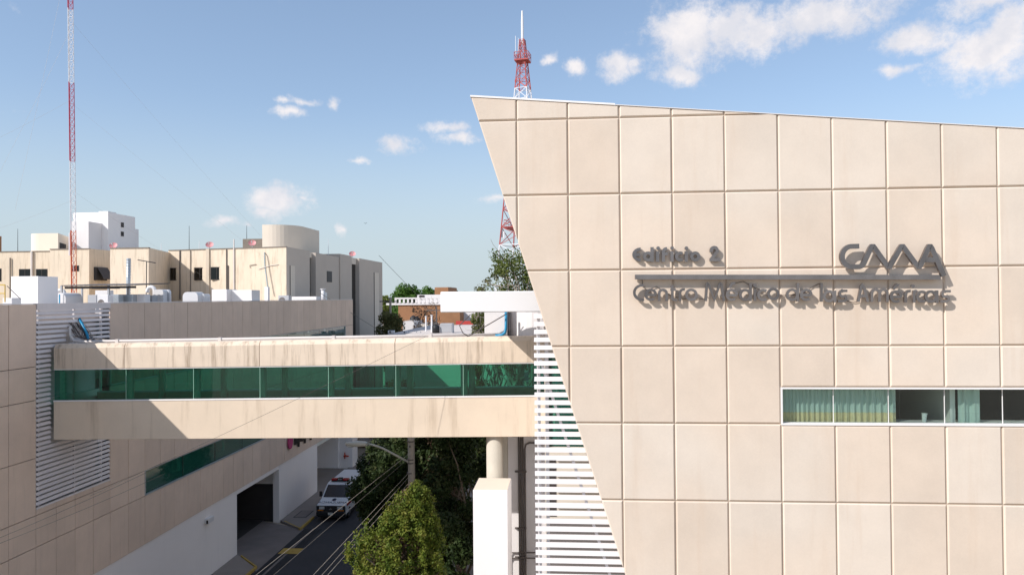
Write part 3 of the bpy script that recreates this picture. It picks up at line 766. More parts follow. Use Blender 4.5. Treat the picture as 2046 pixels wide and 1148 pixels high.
# small things on the white wall
wl_ = thing('wall_light', 'small white box light with dark lens on the white ground floor wall', 'wall light', (GX, 35.4, 4.9))
p = atX(411, 1041, GX)
wl_.location = (GX, p.y, p.z - .1)
MB().box(0, .22, -.12, .5, .02, .28).build('housing', 'unit_white', wl_, bevel=.02, pinv=False); MB().box(.1, .2, -.135, -.122, .02, .2).build('lens', 'dark', wl_, pinv=False)
hy = thing('standpipe', 'red fire standpipe outlet on the white end pier', 'standpipe', (0, 0, 0))
p = atY(690, 909, 62.8)
hy.location = (p.x, 62.8, p.z)
MB().tube([(0, .02, 0), (0, -.3, 0)], .09, 8).build('outlet_body', 'red_paint', hy, pinv=False)
MB().tube([(-.05, -.22, .0), (.38, -.3, .0)], .06, 8).build('outlet_arm', 'red_paint', hy, pinv=False)
MB().tube([(-.02, -.1, -.28), (-.02, -.1, .28)], .05, 8).build('outlet_stem', 'red_paint', hy, pinv=False)
# little sign with pink emblem and dark letters on the annex
sg = thing('annex_sign', 'dark raised lettering with pink round emblem on the grey-brown panels', 'sign', atX(595, 890, AX))
for (xx, yy, w, h2, mt) in ((580, 882, .0, 0, 'pink_logo'),):
    p = atX(xx, yy, AX + .1)
    m = MB()
    v = [(AX + .06, p.y + .42 * math.cos(a), p.z + .5 * math.sin(a)) for a in np.linspace(0, 2 * math.pi, 17)[:-1]]
    m.add(v + [(AX + .14, y, z) for _, y, z in v], [tuple(range(16))[::-1], tuple(range(16, 32))] + [(i, (i + 1) % 16, 16 + (i + 1) % 16, 16 + i) for i in range(16)])
    m.build('emblem', 'pink_logo', sg)
for k in range(6):
    yy = p.y + .95 + k * .62
    m = MB(); zt = p.z + .35
    m.tube([(AX + .1, yy, zt), (AX + .1, yy, zt - .75 - .25 * (k % 2))], .09, 6); m.tube([(AX + .1, yy + .32, zt), (AX + .1, yy + .32, zt - .7)], .09, 6); m.tube([(AX + .1, yy, zt - .02), (AX + .1, yy + .32, zt - .02)], .08, 6)
    m.build('letter', 'dark_frame', sg)

# ------------------------------------------------------------------ footbridge
bridge = thing('footbridge', 'concrete footbridge with green glass band joining the two buildings over the street', 'footbridge', (-10, 27, 0))
SLP = .0130
def shr(p): return (p[0], p[1], p[2] + SLP * (p[0] - AX))
BXL, BXR = AX + .07, -.45
def bb(name, mat, *a, bevel=0, parent=bridge): return MB().box(*a).build(name, mat, parent, bevel, shear=shr)
fj = [BXL] + [atY(x, 705, BY0).x for x in (248, 518, 789)] + [BXR]
Zt, Zf, Zg, Zs, Zb = H - 1.75, H - 2.57, H - 2.61, H - 3.74, H - 5.21
for (fy, side) in ((BY0, 1), (BY1, -1)):
    for a, b in zip(fj[:-1], fj[1:]):
        m = MB(); y0, y1 = fy, fy + side * .22
        g2 = .012
        prof = [(fy, Zf), (fy, Zt - .05), (fy + side * .10, Zt + .10), (fy + side * .30, Zt + .12), (fy + side * .30, Zf)]
        n = len(prof)
        v = [(a + g2, y, z) for y, z in prof] + [(b - g2, y, z) for y, z in prof]
        m.add(v, [tuple(range(n)), tuple(range(n, 2 * n))[::-1]] + [(i, n + i, n + (i + 1) % n, (i + 1) % n) for i in range(n)])
        o = m.build('fascia_panel', 'fascia_conc', bridge, shear=shr)
        bm = bmesh.new(); bm.from_mesh(o.data); bmesh.ops.recalc_face_normals(bm, faces=bm.faces); bm.to_mesh(o.data); bm.free()
    bb('head_rail', 'white_paint', BXL, BXR, fy + side * .02, fy + side * .16, Zg, Zf - .002)
    bb('sill', 'white_paint', BXL, BXR, fy - side * .015, fy + side * .30, Zs - .05, Zs)
    bb('edge_beam', 'bridge_conc', BXL, BXR, fy + side * .0, fy + side * .28, Zb, Zs - .052, bevel=.012)
bb('roof', 'roof_white', BXL, BXR, BY0 + .31, BY1 - .31, Zt - .15, Zt + .07)
bb('ceiling', 'interior_pale', BXL, BXR, BY0 + .31, BY1 - .31, Zf + .02, Zf + .06)
bb('floor', 'bridge_floor', BXL, BXR, BY0 + .29, BY1 - .29, Zs - .42, Zs - .30)
bb('underside', 'bridge_conc', BXL, BXR, BY0 + .285, BY1 - .285, Zb + .02, Zb + .2)
gj = [BXL] + [atY(x, 765, BY0).x for x in (250, 385, 518, 655, 790, 925)] + [BXR]
for fy, side in ((BY0, 1), (BY1, -1)):
    for a, b in zip(gj[:-1], gj[1:]):
        a2, b2 = a + .006, b - .006
        MB().add([shr(q) for q in ((a2, fy + side * .05, Zs + .001), (b2, fy + side * .05, Zs + .001), (b2, fy + side * .05, Zg - .001), (a2, fy + side * .05, Zg - .001))], [(0, 1, 2, 3)]).build('pane', 'green_glass', bridge)
    for x in gj[1:-1]:
        z = shr((x, 0, 0))[2]
        MB().tube([(x, fy + side * .34, Zs - .3 + z), (x, fy + side * .34, Zf + .02 + z)], .13, 12).build('inner_column', 'green_column', bridge, smooth=True)
        bb('glazing_bead', 'green_column', x - .018, x + .018, fy + side * .055, fy + side * .075, Zs + .002, Zg - .002)
x = atY(158 - 30, 765, BY0 + .4).x
bb('inner_column', 'green_column', x - .1, x + .1, BY0 + .3, BY0 + .4, Zs - .3, Zf)
# column and white block carrying the right end
cx = atY(988.5, 920, 26.32).x
MB().tube([(cx, 26.32, .02), (cx, 26.32, H - 4.95)], .30, 24).build('column', 'column_conc', bridge, smooth=True)
pb_ = thing('white_block', 'tall white rendered block standing at the foot of the round bridge column', 'block', (-3.1, 25.4, 0))
a, b = atY(945, 978, 24.3), atY(1014.5, 978, 24.3)
MB().box(a.x, b.x, 24.3, 25.9, .02, a.z).build('block_body', 'bright_white', pb_, bevel=.015)
MB().box(a.x + .015, b.x - .015, 24.32, 25.88, a.z + .0005, a.z + .012).build('block_cap', 'cream_plain', pb_)
# conduits and pipes lying on the bridge roof
def roofpt(px, py, Y, dz=0): p = atY(px, py, Y); return (p.x, Y, shr((p.x, Y, Zt + .10))[2] + dz)
cond = thing('roof_conduit', 'cream plastic conduit run along the footbridge roof edge', 'conduit', (-10, 26.6, Zt + .1))
pts = [(roofpt(195, 680, 26.6, .06)), roofpt(400, 680, 26.6, .06), roofpt(700, 675, 26.6, .06), roofpt(1010, 670, 26.6, .06)]
l0 = roofpt(158, 680, 26.6)
pts = [(AX + .12, 26.75, H - 1.0), (AX + .14, 26.72, H - 1.35), (AX + .35, 26.65, H - 1.56), (AX + .8, 26.6, H - 1.59)] + pts
MB().tube(pts, .05, 8).build('pipe', 'pvc', cond, smooth=True)
for t in (235, 440, 667, 860):
    q = roofpt(t, 680, 26.6, .06)
    box('pipe_joint', 'pvc', cond, q[0] - .06, q[0] + .06, 26.53, 26.67, q[2] - .07, q[2] + .065)
bp = thing('blue_hose', 'blue water pipe laid along the back of the footbridge roof', 'pipe', (-8, 27.3, Zt + .1))
MB().tube([roofpt(330, 675, 27.0, .03)] + [roofpt(x, 675, 27.0 + .12 * math.sin(x * .02), .03) for x in range(400, 1000, 40)], .035, 6).build('pipe', 'blue_pipe', bp, smooth=True)
bc = thing('cable_bundle', 'tangled dark cables spilling from the slats onto the bridge end', 'cables', (AX + .3, 27, H - 1.5))
for k in range(16):
    y = 26.75 + random.random() * .9; z = H - .75 - random.random() * .25
    e = random.uniform(.6, 2.2)
    pt = [Vector((AX - .05, y, z)), Vector((AX + .12 + random.random() * .2, y - .05, z - .15 - random.random() * .3)), Vector((AX + .25 + random.random() * .3, y - .1 + random.random() * .2, H - 1.50)), Vector((AX + .4 + e * .5, 26.75 + random.random() * .9, H - 1.585)), Vector((AX + .5 + e, 26.7 + random.random() * .9, H - 1.58))]
    # smooth path
    P = []
    for i in range(4):
        for t in np.linspace(0, 1, 5)[:-1]: P.append(pt[i].lerp(pt[i + 1], t))
    P.append(pt[-1])
    for _ in range(2): P = [P[0]] + [(P[i - 1] + P[i] * 2 + P[i + 1]) / 4 for i in range(1, len(P) - 1)] + [P[-1]]
    MB().tube(P, random.choice((.012, .016, .022)), 5).build('cable', random.choice(('cable', 'cable', 'wire_pale', 'wire')), bc)
MB().tube([(AX + .0, 27.45, H - .72), (AX + .25, 27.3, H - 1.0), (AX + .5, 27.2, H - 1.35), (AX + .62, 27.1, H - 1.58)], .05, 8).build('hose', 'blue_pipe', bc, smooth=True)
for k in range(9):
    xa = random.uniform(-17, -8); xb = xa + random.uniform(2, 5)
    P = [(x, 26.75 + .1 * math.sin(k * 3 + x) + .05 * k, shr((x, 0, Zt + .10))[2] + .03 + .02 * abs(math.sin(x * 3 + k))) for x in np.linspace(xa, xb, 12)]
    tag(MB().tube(P, .013, 5).build('loose_cable', random.choice(('wire_pale', 'pvc', 'cable'))), 'loose thin cable lying along the footbridge roof', 'cable', 'loose cables on the bridge roof')

# ------------------------------------------------------------------ beige block behind the annex roof
beige = thing('beige_block', 'weathered beige building with flat parapets and dark windows behind the annex roof', 'building', (-32, 63.7, 0))
def XA(px, Y, y=500): return atY(px, y, Y).x
def ZA(px, py, Y): return atY(px, py, Y).z
def vol(name, pts, ztop, mat, z0=None, parent=beige):
    return MB().prism(pts, 0 if z0 is None else z0, ztop).build(name, mat, parent)
def win_y(parent, x0, x1, y0, y1, Y, glassmat='dark_glass', fr='dark_frame', extra=True):
    """window on a camera-facing wall given by photo pixels"""
    a, b = atY(x0, y1, Y), atY(x1, y0, Y)
    f = MB(); t = .05
    f.box(a.x, b.x, Y - .02, Y + .10, a.z, a.z + t); f.box(a.x, b.x, Y - .02, Y + .10, b.z - t, b.z)
    f.box(a.x, a.x + t, Y - .02, Y + .10, a.z + t, b.z - t); f.box(b.x - t, b.x, Y - .02, Y + .10, a.z + t, b.z - t)
    w = f.build('window', fr, parent)
    box('pane', glassmat, w, a.x + t, b.x - t, Y - .006, Y - .003, a.z + t, b.z - t)
    box('pane_backing', 'interior_dark', w, a.x + t, b.x - t, Y - .0025, Y + .05, a.z + t, b.z - t)
    if extra: box('glazing_bar', fr, w, (a.x + b.x) / 2 - .02, (a.x + b.x) / 2 + .02, Y - .018, Y - .007, a.z + t, b.z - t)
    return w
def parapet(pts, z, mat='stained_grey', w=.25):
    pass
# E: projecting bay
E0, E1 = XA(220, 54.6), XA(297, 54.6); zE = ZA(260, 495, 54.6)
vol('bay', [(E0, 54.6), (E1, 54.6), (XA(337, 60.3), 60.3), (XA(337, 60.3), 80.0), (E0, 80.0)], zE, 'beige')
# A: long front wall, turned a little
Yl, Yr = 60.5, 58.0
A0, A1 = XA(337, Yl), XA(572, Yr); zA = ZA(572, 492.5, Yr)
vol('main_front', [(A0 - .02, Yl), (A1, Yr), (A1, 61.7), (A0, 61.7)], zA, 'beige')
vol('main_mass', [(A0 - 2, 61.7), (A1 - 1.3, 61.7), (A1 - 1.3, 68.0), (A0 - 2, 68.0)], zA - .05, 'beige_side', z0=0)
def yside(px, X): return atX(px, 560, X).y
Xs = A1
y1_, y2_, y3_ = yside(619, Xs), yside(631, Xs), yside(652, Xs)
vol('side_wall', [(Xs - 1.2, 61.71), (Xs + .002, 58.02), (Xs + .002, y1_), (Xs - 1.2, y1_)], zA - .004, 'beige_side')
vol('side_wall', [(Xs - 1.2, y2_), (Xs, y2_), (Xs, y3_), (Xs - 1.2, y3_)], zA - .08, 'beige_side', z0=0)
vol('notch_lintel', [(Xs - 1.2, y1_ + .01), (Xs - .35, y1_ + .01), (Xs - .35, y2_ - .01), (Xs - 1.2, y2_ - .01)], zA - .1, 'cream_plain', z0=ZA(625, 513, y1_))
box('notch_glass', 'dark_glass', beige, Xs - .55, Xs - .5, y1_ + .01, y2_ - .01, H - .7, ZA(625, 513, y1_))
box('notch_back', 'interior_dark', beige, Xs - 1.15, Xs - .7, y1_ + .01, y2_ - .01, H - .7, ZA(625, 513, y1_))
n0, n1 = yside(580, Xs), yside(589, Xs)
box('niche_lit_strip', 'cream_plain', beige, Xs - .3, Xs + .02, n0, n1, H - .7, ZA(585, 530, n0));  # pale strip coloured to stand for the sunlit inner face of a recess
box('niche_shade_strip', 'interior_dark', beige, Xs - .3, Xs + .025, n0 - .12, n0, H - .7, ZA(585, 530, n0))  # dark strip set proud of the wall to stand for shade in the recess
# B recess and C rear bays along the street
Xb = Xs - .3
yb1 = yside(680, Xb)
zB = ZA(665, 511, 70.5)
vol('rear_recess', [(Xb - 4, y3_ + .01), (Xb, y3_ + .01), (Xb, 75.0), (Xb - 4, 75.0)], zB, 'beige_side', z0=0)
wa, wb = yside(653, Xb), yside(663, Xb)
za_, zb_ = ZA(658, 563, wa), ZA(658, 541, wa)
ww = box('window', 'dark_frame', beige, Xb - .05, Xb + .03, wa, wb, za_, zb_)
box('pane', 'black_metal', ww, Xb + .031, Xb + .035, wa + .06, wb - .06, za_ + .06, zb_ - .06)
Xc = Xb + .12
c0, c1, c2, c3 = [yside(px, Xc) for px in (680, 703, 718, 764)]
zC = ZA(703, 513, c1); 
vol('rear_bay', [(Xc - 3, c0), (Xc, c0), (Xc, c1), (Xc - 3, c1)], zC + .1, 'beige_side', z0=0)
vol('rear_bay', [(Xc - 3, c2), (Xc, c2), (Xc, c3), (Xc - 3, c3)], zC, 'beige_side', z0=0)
box('notch_lintel', 'cream_plain', beige, Xc - 1.2, Xc - .35, c1 + .01, c2 - .01, ZA(710, 526, c1), zC)
box('notch_glass', 'dark_glass', beige, Xc - .5, Xc - .45, c1 + .01, c2 - .01, 0, ZA(710, 526, c1))
box('notch_back', 'interior_dark', beige, Xc - 1.2, Xc - .6, c1 + .01, c2 - .01, 0, ZA(710, 526, c1))
d0, d1 = yside(748, Xc), yside(757, Xc)
box('niche_lit_strip', 'cream_plain', beige, Xc - .3, Xc + .02, d0, d1, 2, ZA(752, 544, d0)); box('niche_shade_strip', 'interior_dark', beige, Xc - .3, Xc + .025, d0 - .25, d0, 2, ZA(752, 544, d0))  # pale strip for the lit recess face, dark strip for its shade
# F and G: left volumes
zF = ZA(140, 497, 59.1); F0x, F1x = XA(100, 59.1), XA(178, 59.1)
vol('left_bay', [(F0x, 59.1), (F1x, 59.1), (F1x + .3, 66.0), (F0x, 66.0)], zF, 'beige')
zG = ZA(50, 502, 62.5)
vol('left_wing', [(XA(-260, 62.5), 62.5), (F0x - .01, 62.5), (F0x - .01, 70.5), (XA(-260, 62.5), 70.5)], zG, 'beige')
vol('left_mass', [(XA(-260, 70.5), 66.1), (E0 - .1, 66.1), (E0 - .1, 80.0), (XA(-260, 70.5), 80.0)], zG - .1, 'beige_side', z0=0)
vol('connecting_wall', [(F1x, 66.05), (E0 - .02, 66.05), (E0 - .02, 66.09), (F1x, 66.09)], zF - .3, 'beige')
# windows on camera-facing walls
for (x0, x1, y0, y1, Y) in ((-12, 3, 536, 562, 62.5), (38, 62, 537, 560, 62.5), (72, 95, 537, 560, 62.5), (143, 158, 530, 542, 59.1)): win_y(beige, x0, x1, y0, y1, Y)
def atA(px, py, off):
    d = ray(px, py); nx, ny = (Yr - Yl), -(A1 - A0); L = math.hypot(nx, ny); nx /= L; ny /= L
    k = (nx * A0 + ny * Yl + off) / (nx * d.x + ny * d.y); p = d * k; p.z += H; return p
for (x0, x1, y0, y1) in ((340, 354, 535, 560), (388, 411, 534, 560), (421, 445, 533, 559)):
    win_y(beige, x0, x1, y0, y1, atA((x0 + x1) / 2, 545, 0).y - .05)
# window in the shaded cheek, its flap propped open
fw_ = atX(200, 547, F1x + .1)
m = MB(); yy0, yy1 = atX(189, 547, F1x + .1).y, atX(211, 547, F1x + .1).y
zt_, zb__ = ZA(200, 534, fw_.y), ZA(200, 560, fw_.y)
w = m.box(F1x - .1, F1x + .25, yy0, yy1, zb__, zt_).build('window', 'interior_dark', beige)
MB().add([(F1x + .27, yy0 + .1, zt_), (F1x + .29, yy1, zt_), (F1x + .95, yy1, zb__ + .1), (F1x + .93, yy0 + .1, zb__ + .1), (F1x + .24, yy0 + .1, zt_), (F1x + .26, yy1, zt_), (F1x + .92, yy1, zb__ + .08), (F1x + .9, yy0 + .1, zb__ + .08)],
         [(0, 1, 2, 3), (7, 6, 5, 4), (0, 4, 5, 1), (1, 5, 6, 2), (2, 6, 7, 3), (3, 7, 4, 0)]).build('flap', 'dark_frame', w)
# pipe chases, pipes and stains on the walls
for (px, y0, y1, wpx, m) in ((416, 497, 597, 7, 'beige'), (468, 478, 590, 3, 'pvc'), (360, 500, 598, 2.5, 'conduit'), (381, 500, 596, 1.5, 'conduit'), (453, 498, 580, 2, 'conduit'), (456, 530, 582, 2, 'cable')):
    a = atA(px, y0, .0); b = atA(px, y1, .0); Y = a.y; rr = wpx / 2 / F0 * Y
    if m == 'beige': box('pipe_chase', 'beige', beige, a.x - rr, a.x + rr, Y - .15, Y - .0, b.z, a.z - .02)
    else: MB().tube([(a.x, Y - .06, a.z), (a.x, Y - .06, b.z)], rr, 6).build('wall_pipe', m, beige)
for (px, y0, y1, wpx, Y) in ((65, 502, 600, 5, 62.5), (22, 515, 600, 2.5, 62.5)):
    a = atY(px, y0, Y); b = atY(px, y1, Y); MB().tube([(a.x, Y - .1, a.z), (a.x, Y - .1, b.z)], wpx / 2 / F0 * Y, 6).build('wall_pipe', 'pvc' if wpx > 3 else 'conduit', beige)
MB().tube([atA(x, y, .06) for x, y in ((528, 504), (529, 530), (533, 560), (536, 590))], .022, 6).build('wall_pipe', 'blue_pipe', beige)
MB().tube([atA(x, y, .06) for x, y in ((529, 504), (534, 512), (541, 555), (548, 592))], .02, 6).build('wall_cable', 'cable', beige)
MB().tube([atA(x, y, .06) for x, y in ((500, 535), (499, 530), (512, 528))], .025, 6).build('wall_cable', 'cable', beige)
MB().tube([atA(x, y, .06) for x, y in ((516, 537), (540, 530), (556, 528))], .025, 6).build('wall_pipe', 'pvc', beige)
# parapet flashings (dark weathered top edge)
for pts, z in (([(E0, 54.58), (E1, 54.58)], zE), ([(A0, Yl - .02), (A1, Yr - .02)], zA), ([(F0x, 59.08), (F1x, 59.08)], zF), ([(XA(-200, 62.5), 62.48), (F0x, 62.48)], zG)):
    (xa, ya), (xb, yb) = pts
    MB().add([(xa, ya - .03, z - .05), (xb, yb - .03, z - .05), (xb, yb - .03, z + .03), (xa, ya - .03, z + .03), (xa, ya + .25, z - .05), (xb, yb + .25, z - .05), (xb, yb + .25, z + .03), (xa, ya + .25, z + .03)],
             [(0, 1, 2, 3), (7, 6, 5, 4), (0, 4, 5, 1), (1, 5, 6, 2), (2, 6, 7, 3), (3, 7, 4, 0)]).build('parapet_edge', 'stained_grey', beige)
# rounded water house on the right of its roof
def rounded(x0, x1, Y0, Y1, rad, side):
    pts = []
    if side == 'R':
        pts = [(x0, Y1), (x0, Y0)] + [(x1 - rad + rad * math.sin(a), Y0 + rad - rad * math.cos(a)) for a in np.linspace(0, math.pi / 2, 12)] + [(x1, Y1)]
    else:
        pts = [(x1, Y1), (x1, Y0)][::1] + [(x0 + rad - rad * math.sin(a), Y0 + rad - rad * math.cos(a)) for a in np.linspace(0, math.pi / 2, 12)] + [(x0, Y1)]
    return pts
tank = thing('rooftop_tank_house', 'cream rounded-corner tank house on the beige roof by the stained block', 'tank house', (XA(580, 66.0), 66.0, zA))
MB().prism(rounded(XA(524, 64.8), XA(638, 71.6), 64.8, 71.6, 2.4, 'R'), H + 1.5, ZA(540, 448.5, 64.8)).build('tank_wall', 'cream_plain', tank)
sb = thing('stained_roof_block', 'small dark stained concrete block on the beige roof', 'block', (XA(500, 68.2), 68.2, zA))
MB().box(XA(485, 68.2), XA(523.5, 68.2), 68.2, 70.5, H + 2, ZA(500, 477, 68.2)).build('block_wall', 'stained_grey', sb)
tank2 = thing('rooftop_tank_house', 'cream rounded tank house with a dark opening beside the red and white mast', 'tank house', (XA(90, 70.5), 70.5, zG))
xa, xb = XA(47, 70.5), XA(116, 70.5)
MB().prism([(xb, 70.5)] + [(xa + 1.6 - 1.6 * math.sin(a), 72.1 - 1.6 * math.cos(a)) for a in np.linspace(0, math.pi / 2, 10)] + [(xa, 77.3), (XA(138, 75.0), 75.0), ], H + 2, ZA(90, 466, 70.5)).build('tank_wall', 'cream_plain', tank2)
q0 = Vector((xb, 70.5)); q1 = Vector((XA(138, 75.0), 75.0)); 
def onq(t, z, o): p = q0.lerp(q1, t); n = Vector((q1.y - q0.y, -(q1.x - q0.x))).normalized(); return (p.x + n.x * o, p.y + n.y * o, z)
zo0, zo1 = ZA(125, 497, 71.6), ZA(125, 485, 71.6)
MB().add([onq(.12, zo0, .02), onq(.7, zo0, .02), onq(.7, zo1, .02), onq(.12, zo1, .02), onq(.12, zo0, -.2), onq(.7, zo0, -.2), onq(.7, zo1, -.2), onq(.12, zo1, -.2)],
         [(0, 1, 2, 3), (7, 6, 5, 4), (0, 4, 5, 1), (1, 5, 6, 2), (2, 6, 7, 3), (3, 7, 4, 0)]).build('opening', 'interior_dark', tank2)
br = thing('brown_roof_block', 'narrow brown block on the roof beside the rounded tank house', 'block', (XA(-10, 72.8), 72.8, zG))
MB().box(XA(-60, 72.8), XA(3, 76.2), 72.8, 76.2, H + 2, ZA(0, 466, 72.8)).build('block_wall', 'brown_wall', br)
# white stair tower
tow = thing('stair_tower', 'white rendered stair tower with two small square windows above the beige roof', 'tower', (XA(200, 77.3), 77.3, H))
Yt = 75.0
ta, tb = XA(142, Yt), XA(216, Yt); tz = ZA(200, 424, Yt)
yt2 = atX(270, 450, tb).y; yt3 = atX(277, 470, tb).y
ta = XA(146, Yt)
MB().prism([(ta, Yt), (tb, Yt), (tb, yt2), (ta, yt2)], H + 1, tz).build('tower_wall', 'bright_white', tow)
MB().prism([(ta, yt2 + .01), (tb, yt2 + .01), (tb, yt3), (ta, yt3)], H + 1, ZA(273, 457, yt2)).build('tower_wall', 'bright_white', tow)
MB().box(XA(196, Yt), tb - .1, Yt + .1, Yt + 1.6, tz + .0, ZA(210, 421.5, Yt)).build('parapet_cap', 'bright_white', tow)
tf = XA(142, Yt - 2.2)
MB().prism([(tf, Yt - 2.2), (XA(177, Yt - 2.2), Yt - 2.2), (XA(177, Yt - 2.2), Yt - .01), (tf, Yt - .01)], H + 1, ZA(177, 442, Yt - 2.2)).build('tower_wall', 'white_plaster', tow)
for y0, y1 in ((445, 453.5), (463, 471.5)):
    a, b = atX(241, y1, tb), atX(247, y0, tb)
    ww = box('window', 'white_plaster', tow, tb - .1, tb + .03, a.y - .08, b.y + .08, a.z - .1, b.z + .1)
    box('pane', 'interior_dark', ww, tb + .031, tb + .036, a.y, b.y, a.z, b.z)

# ------------------------------------------------------------------ satellite dishes, rods, birds
def dish(px, py, Y, r, label, ztop):
    c = atY(px, py, Y)
    t = thing('satellite_dish', label, 'satellite dish', (c.x, Y, ztop), 'pink satellite dishes on the beige roofs')
    m = MB(); n = 16; rings = 4; ax = Vector((.25, -.8, .55)).normalized(); u = ax.cross(Vector((0, 0, 1))).normalized(); vv = u.cross(ax)
    P = []; fs = []
    for i in range(rings + 1):
        rr = r * i / rings
        for j in range(n):
            a = 2 * math.pi * j / n
            P.append(c + u * rr * math.cos(a) + vv * rr * math.sin(a) * .92 + ax * (.35 * rr * rr / r))
    for i in range(rings):
        for j in range(n): fs.append((i * n + j, i * n + (j + 1) % n, (i + 1) * n + (j + 1) % n, (i + 1) * n + j))
    m.add(P, fs).build('reflector', 'pink_dish', t, smooth=True)
    MB().tube([c - ax * .03, (c.x, Y, ztop)], .035, 6).build('post', 'galv', t)
    e = c + ax * .42 - vv * .1
    MB().tube([c - vv * r * .9, e], .02, 5).build('feed_arm', 'galv', t); MB().box(e.x - .05, e.x + .05, e.y - .06, e.y + .06, e.z - .04, e.z + .05).build('feed_horn', 'unit_grey', t)
dish(227, 491.5, 55.3, .30, 'pink satellite dish at the edge of the projecting beige bay', zE)
dish(419, 490, 60.5, .33, 'pink satellite dish above the pipe chase between two windows', zA)
dish(504, 486.5, 61.4, .33, 'pink satellite dish in front of the stained roof block', zA)
dish(704, 508, 77.3, .36, 'pink satellite dish on the low rear roof by the black bird', zC)
for (px, y0, y1, Y, lab) in ((35.5, 457, 505, 64.8, 'thin rod antenna beside the rounded tank house'), (378, 451, 500, 63.7, 'thin rod antenna on the parapet of the long beige wall'),
                             (493, 450, 478, 69.4, 'thin rod antenna on top of the stained roof block'), (398, 480, 500, 63.7, 'short pale rod beside a pink satellite dish'), (656, 477, 512, 72.8, 'short pale rod at the back of the beige roof'), (322, 485, 500, 63.7, 'short pale rod behind the angled beige wall')):
    a, b = atY(px, y0, Y), atY(px, y1, Y)
    t = thing('rod_antenna', lab, 'antenna', (b.x, Y, b.z - .3), 'rod antennas on the beige roofs')
    MB().tube([(b.x, Y, b.z - .3), (a.x, Y, a.z)], [.03, .016], 5).build('rod', 'black_metal' if y0 < 470 and px != 656 else 'mast_white', t)
    MB().tube([(b.x, Y, b.z - .35), (b.x, Y, b.z - .05)], .05, 6).build('rod_base', 'galv', t)
yg = thing('yagi_antenna', 'thin antenna pole with a slanting crossbar on the annex roof', 'antenna', atY(293, 600, 44))
a, b = atY(292, 600, 44), atY(293, 522, 44)
MB().tube([a, b], .03, 6).build('pole', 'black_metal', yg); MB().tube([atY(275, 519, 44), atY(311, 525, 44.3)], .03, 5).build('crossbar', 'black_metal', yg)
def bird(c, s, label, perched):
    t = thing('bird', label, 'bird', c)
    m = MB(); m.ell((0, 0, .1 * s), .06 * s, .14 * s, .07 * s, 10, 6); m.ell((0, -.15 * s, .18 * s), .04 * s, .05 * s, .04 * s, 8, 5)
    m.add([(0, -.19 * s, .185 * s), (0, -.26 * s, .17 * s), (.01 * s, -.19 * s, .165 * s)], [(0, 1, 2)])
    m.add([(-.04 * s, .1 * s, .1 * s), (.04 * s, .1 * s, .1 * s), (.03 * s, .34 * s, .04 * s), (-.03 * s, .34 * s, .04 * s)], [(0, 1, 2, 3)])
    if perched: m.tube([(.02 * s, 0, .06 * s), (.02 * s, 0, 0)], .008 * s, 4); m.tube([(-.02 * s, 0, .06 * s), (-.02 * s, 0, 0)], .008 * s, 4)
    o = m.build('bird_body', 'bird_black', t, smooth=True, pinv=False)
    if not perched:
        for sd in (-1, 1): MB().add([(sd * .04 * s, -.06 * s, .12 * s), (sd * .04 * s, .1 * s, .12 * s), (sd * .3 * s, .1 * s, .24 * s), (sd * .42 * s, .06 * s, .2 * s), (sd * .28 * s, -.03 * s, .25 * s)], [(0, 1, 2, 3, 4)]).build('wing', 'bird_black', t, pinv=False)
p = atY(675, 511, 73.9); bird((p.x, 73.9, zB + .0), 1.6, 'black bird perched on the low beige roof edge', True)
bird(atY(730, 447, 68.2), .4, 'small dark bird flying in the open sky', False)

# ------------------------------------------------------------------ rooftop equipment on the annex
ZR = H - .55
def tank_box(px0, px1, py, Y, label, mat='bright_white', depth=None):
    a, b = atY(px0, py, Y), atY(px1, py, Y)
    t = thing('roof_housing', label, 'housing', ((a.x + b.x) / 2, Y, ZR))
    MB().box(a.x, b.x, Y, Y + (depth or 1), ZR, a.z).build('housing_body', mat, t, bevel=.01)
    return t
t = tank_box(22, 76, 552, 30, 'white cube housing on the annex roof behind the parapet', depth=1.25)
def gooseneck(px, py, Y, r, label):
    p = atY(px, py, Y); t = thing('vent_pipe', label, 'vent', (p.x, Y, ZR), 'white gooseneck vents on the annex roof')
    pts = [(p.x, Y, ZR), (p.x, Y, p.z - .2)] + [(p.x - .2 + .2 * math.cos(a), Y - .0, p.z - .2 + .2 * math.sin(a)) for a in np.linspace(.3, math.pi, 7)] + [(p.x - .4, Y, p.z - .32)]
    MB().tube(pts, r, 10).build('pipe', 'unit_white', t, smooth=True); MB().tube([(p.x, Y, ZR), (p.x, Y, ZR + .1)], r * 1.5, 10).build('flange', 'unit_white', t)
gooseneck(129, 579, 36, .09, 'white gooseneck vent behind the white duct unit'); gooseneck(309, 573, 38, .10, 'white gooseneck vent beside the tall rounded white unit'); gooseneck(339, 581, 38, .08, 'smaller white gooseneck vent right of the rounded white unit')
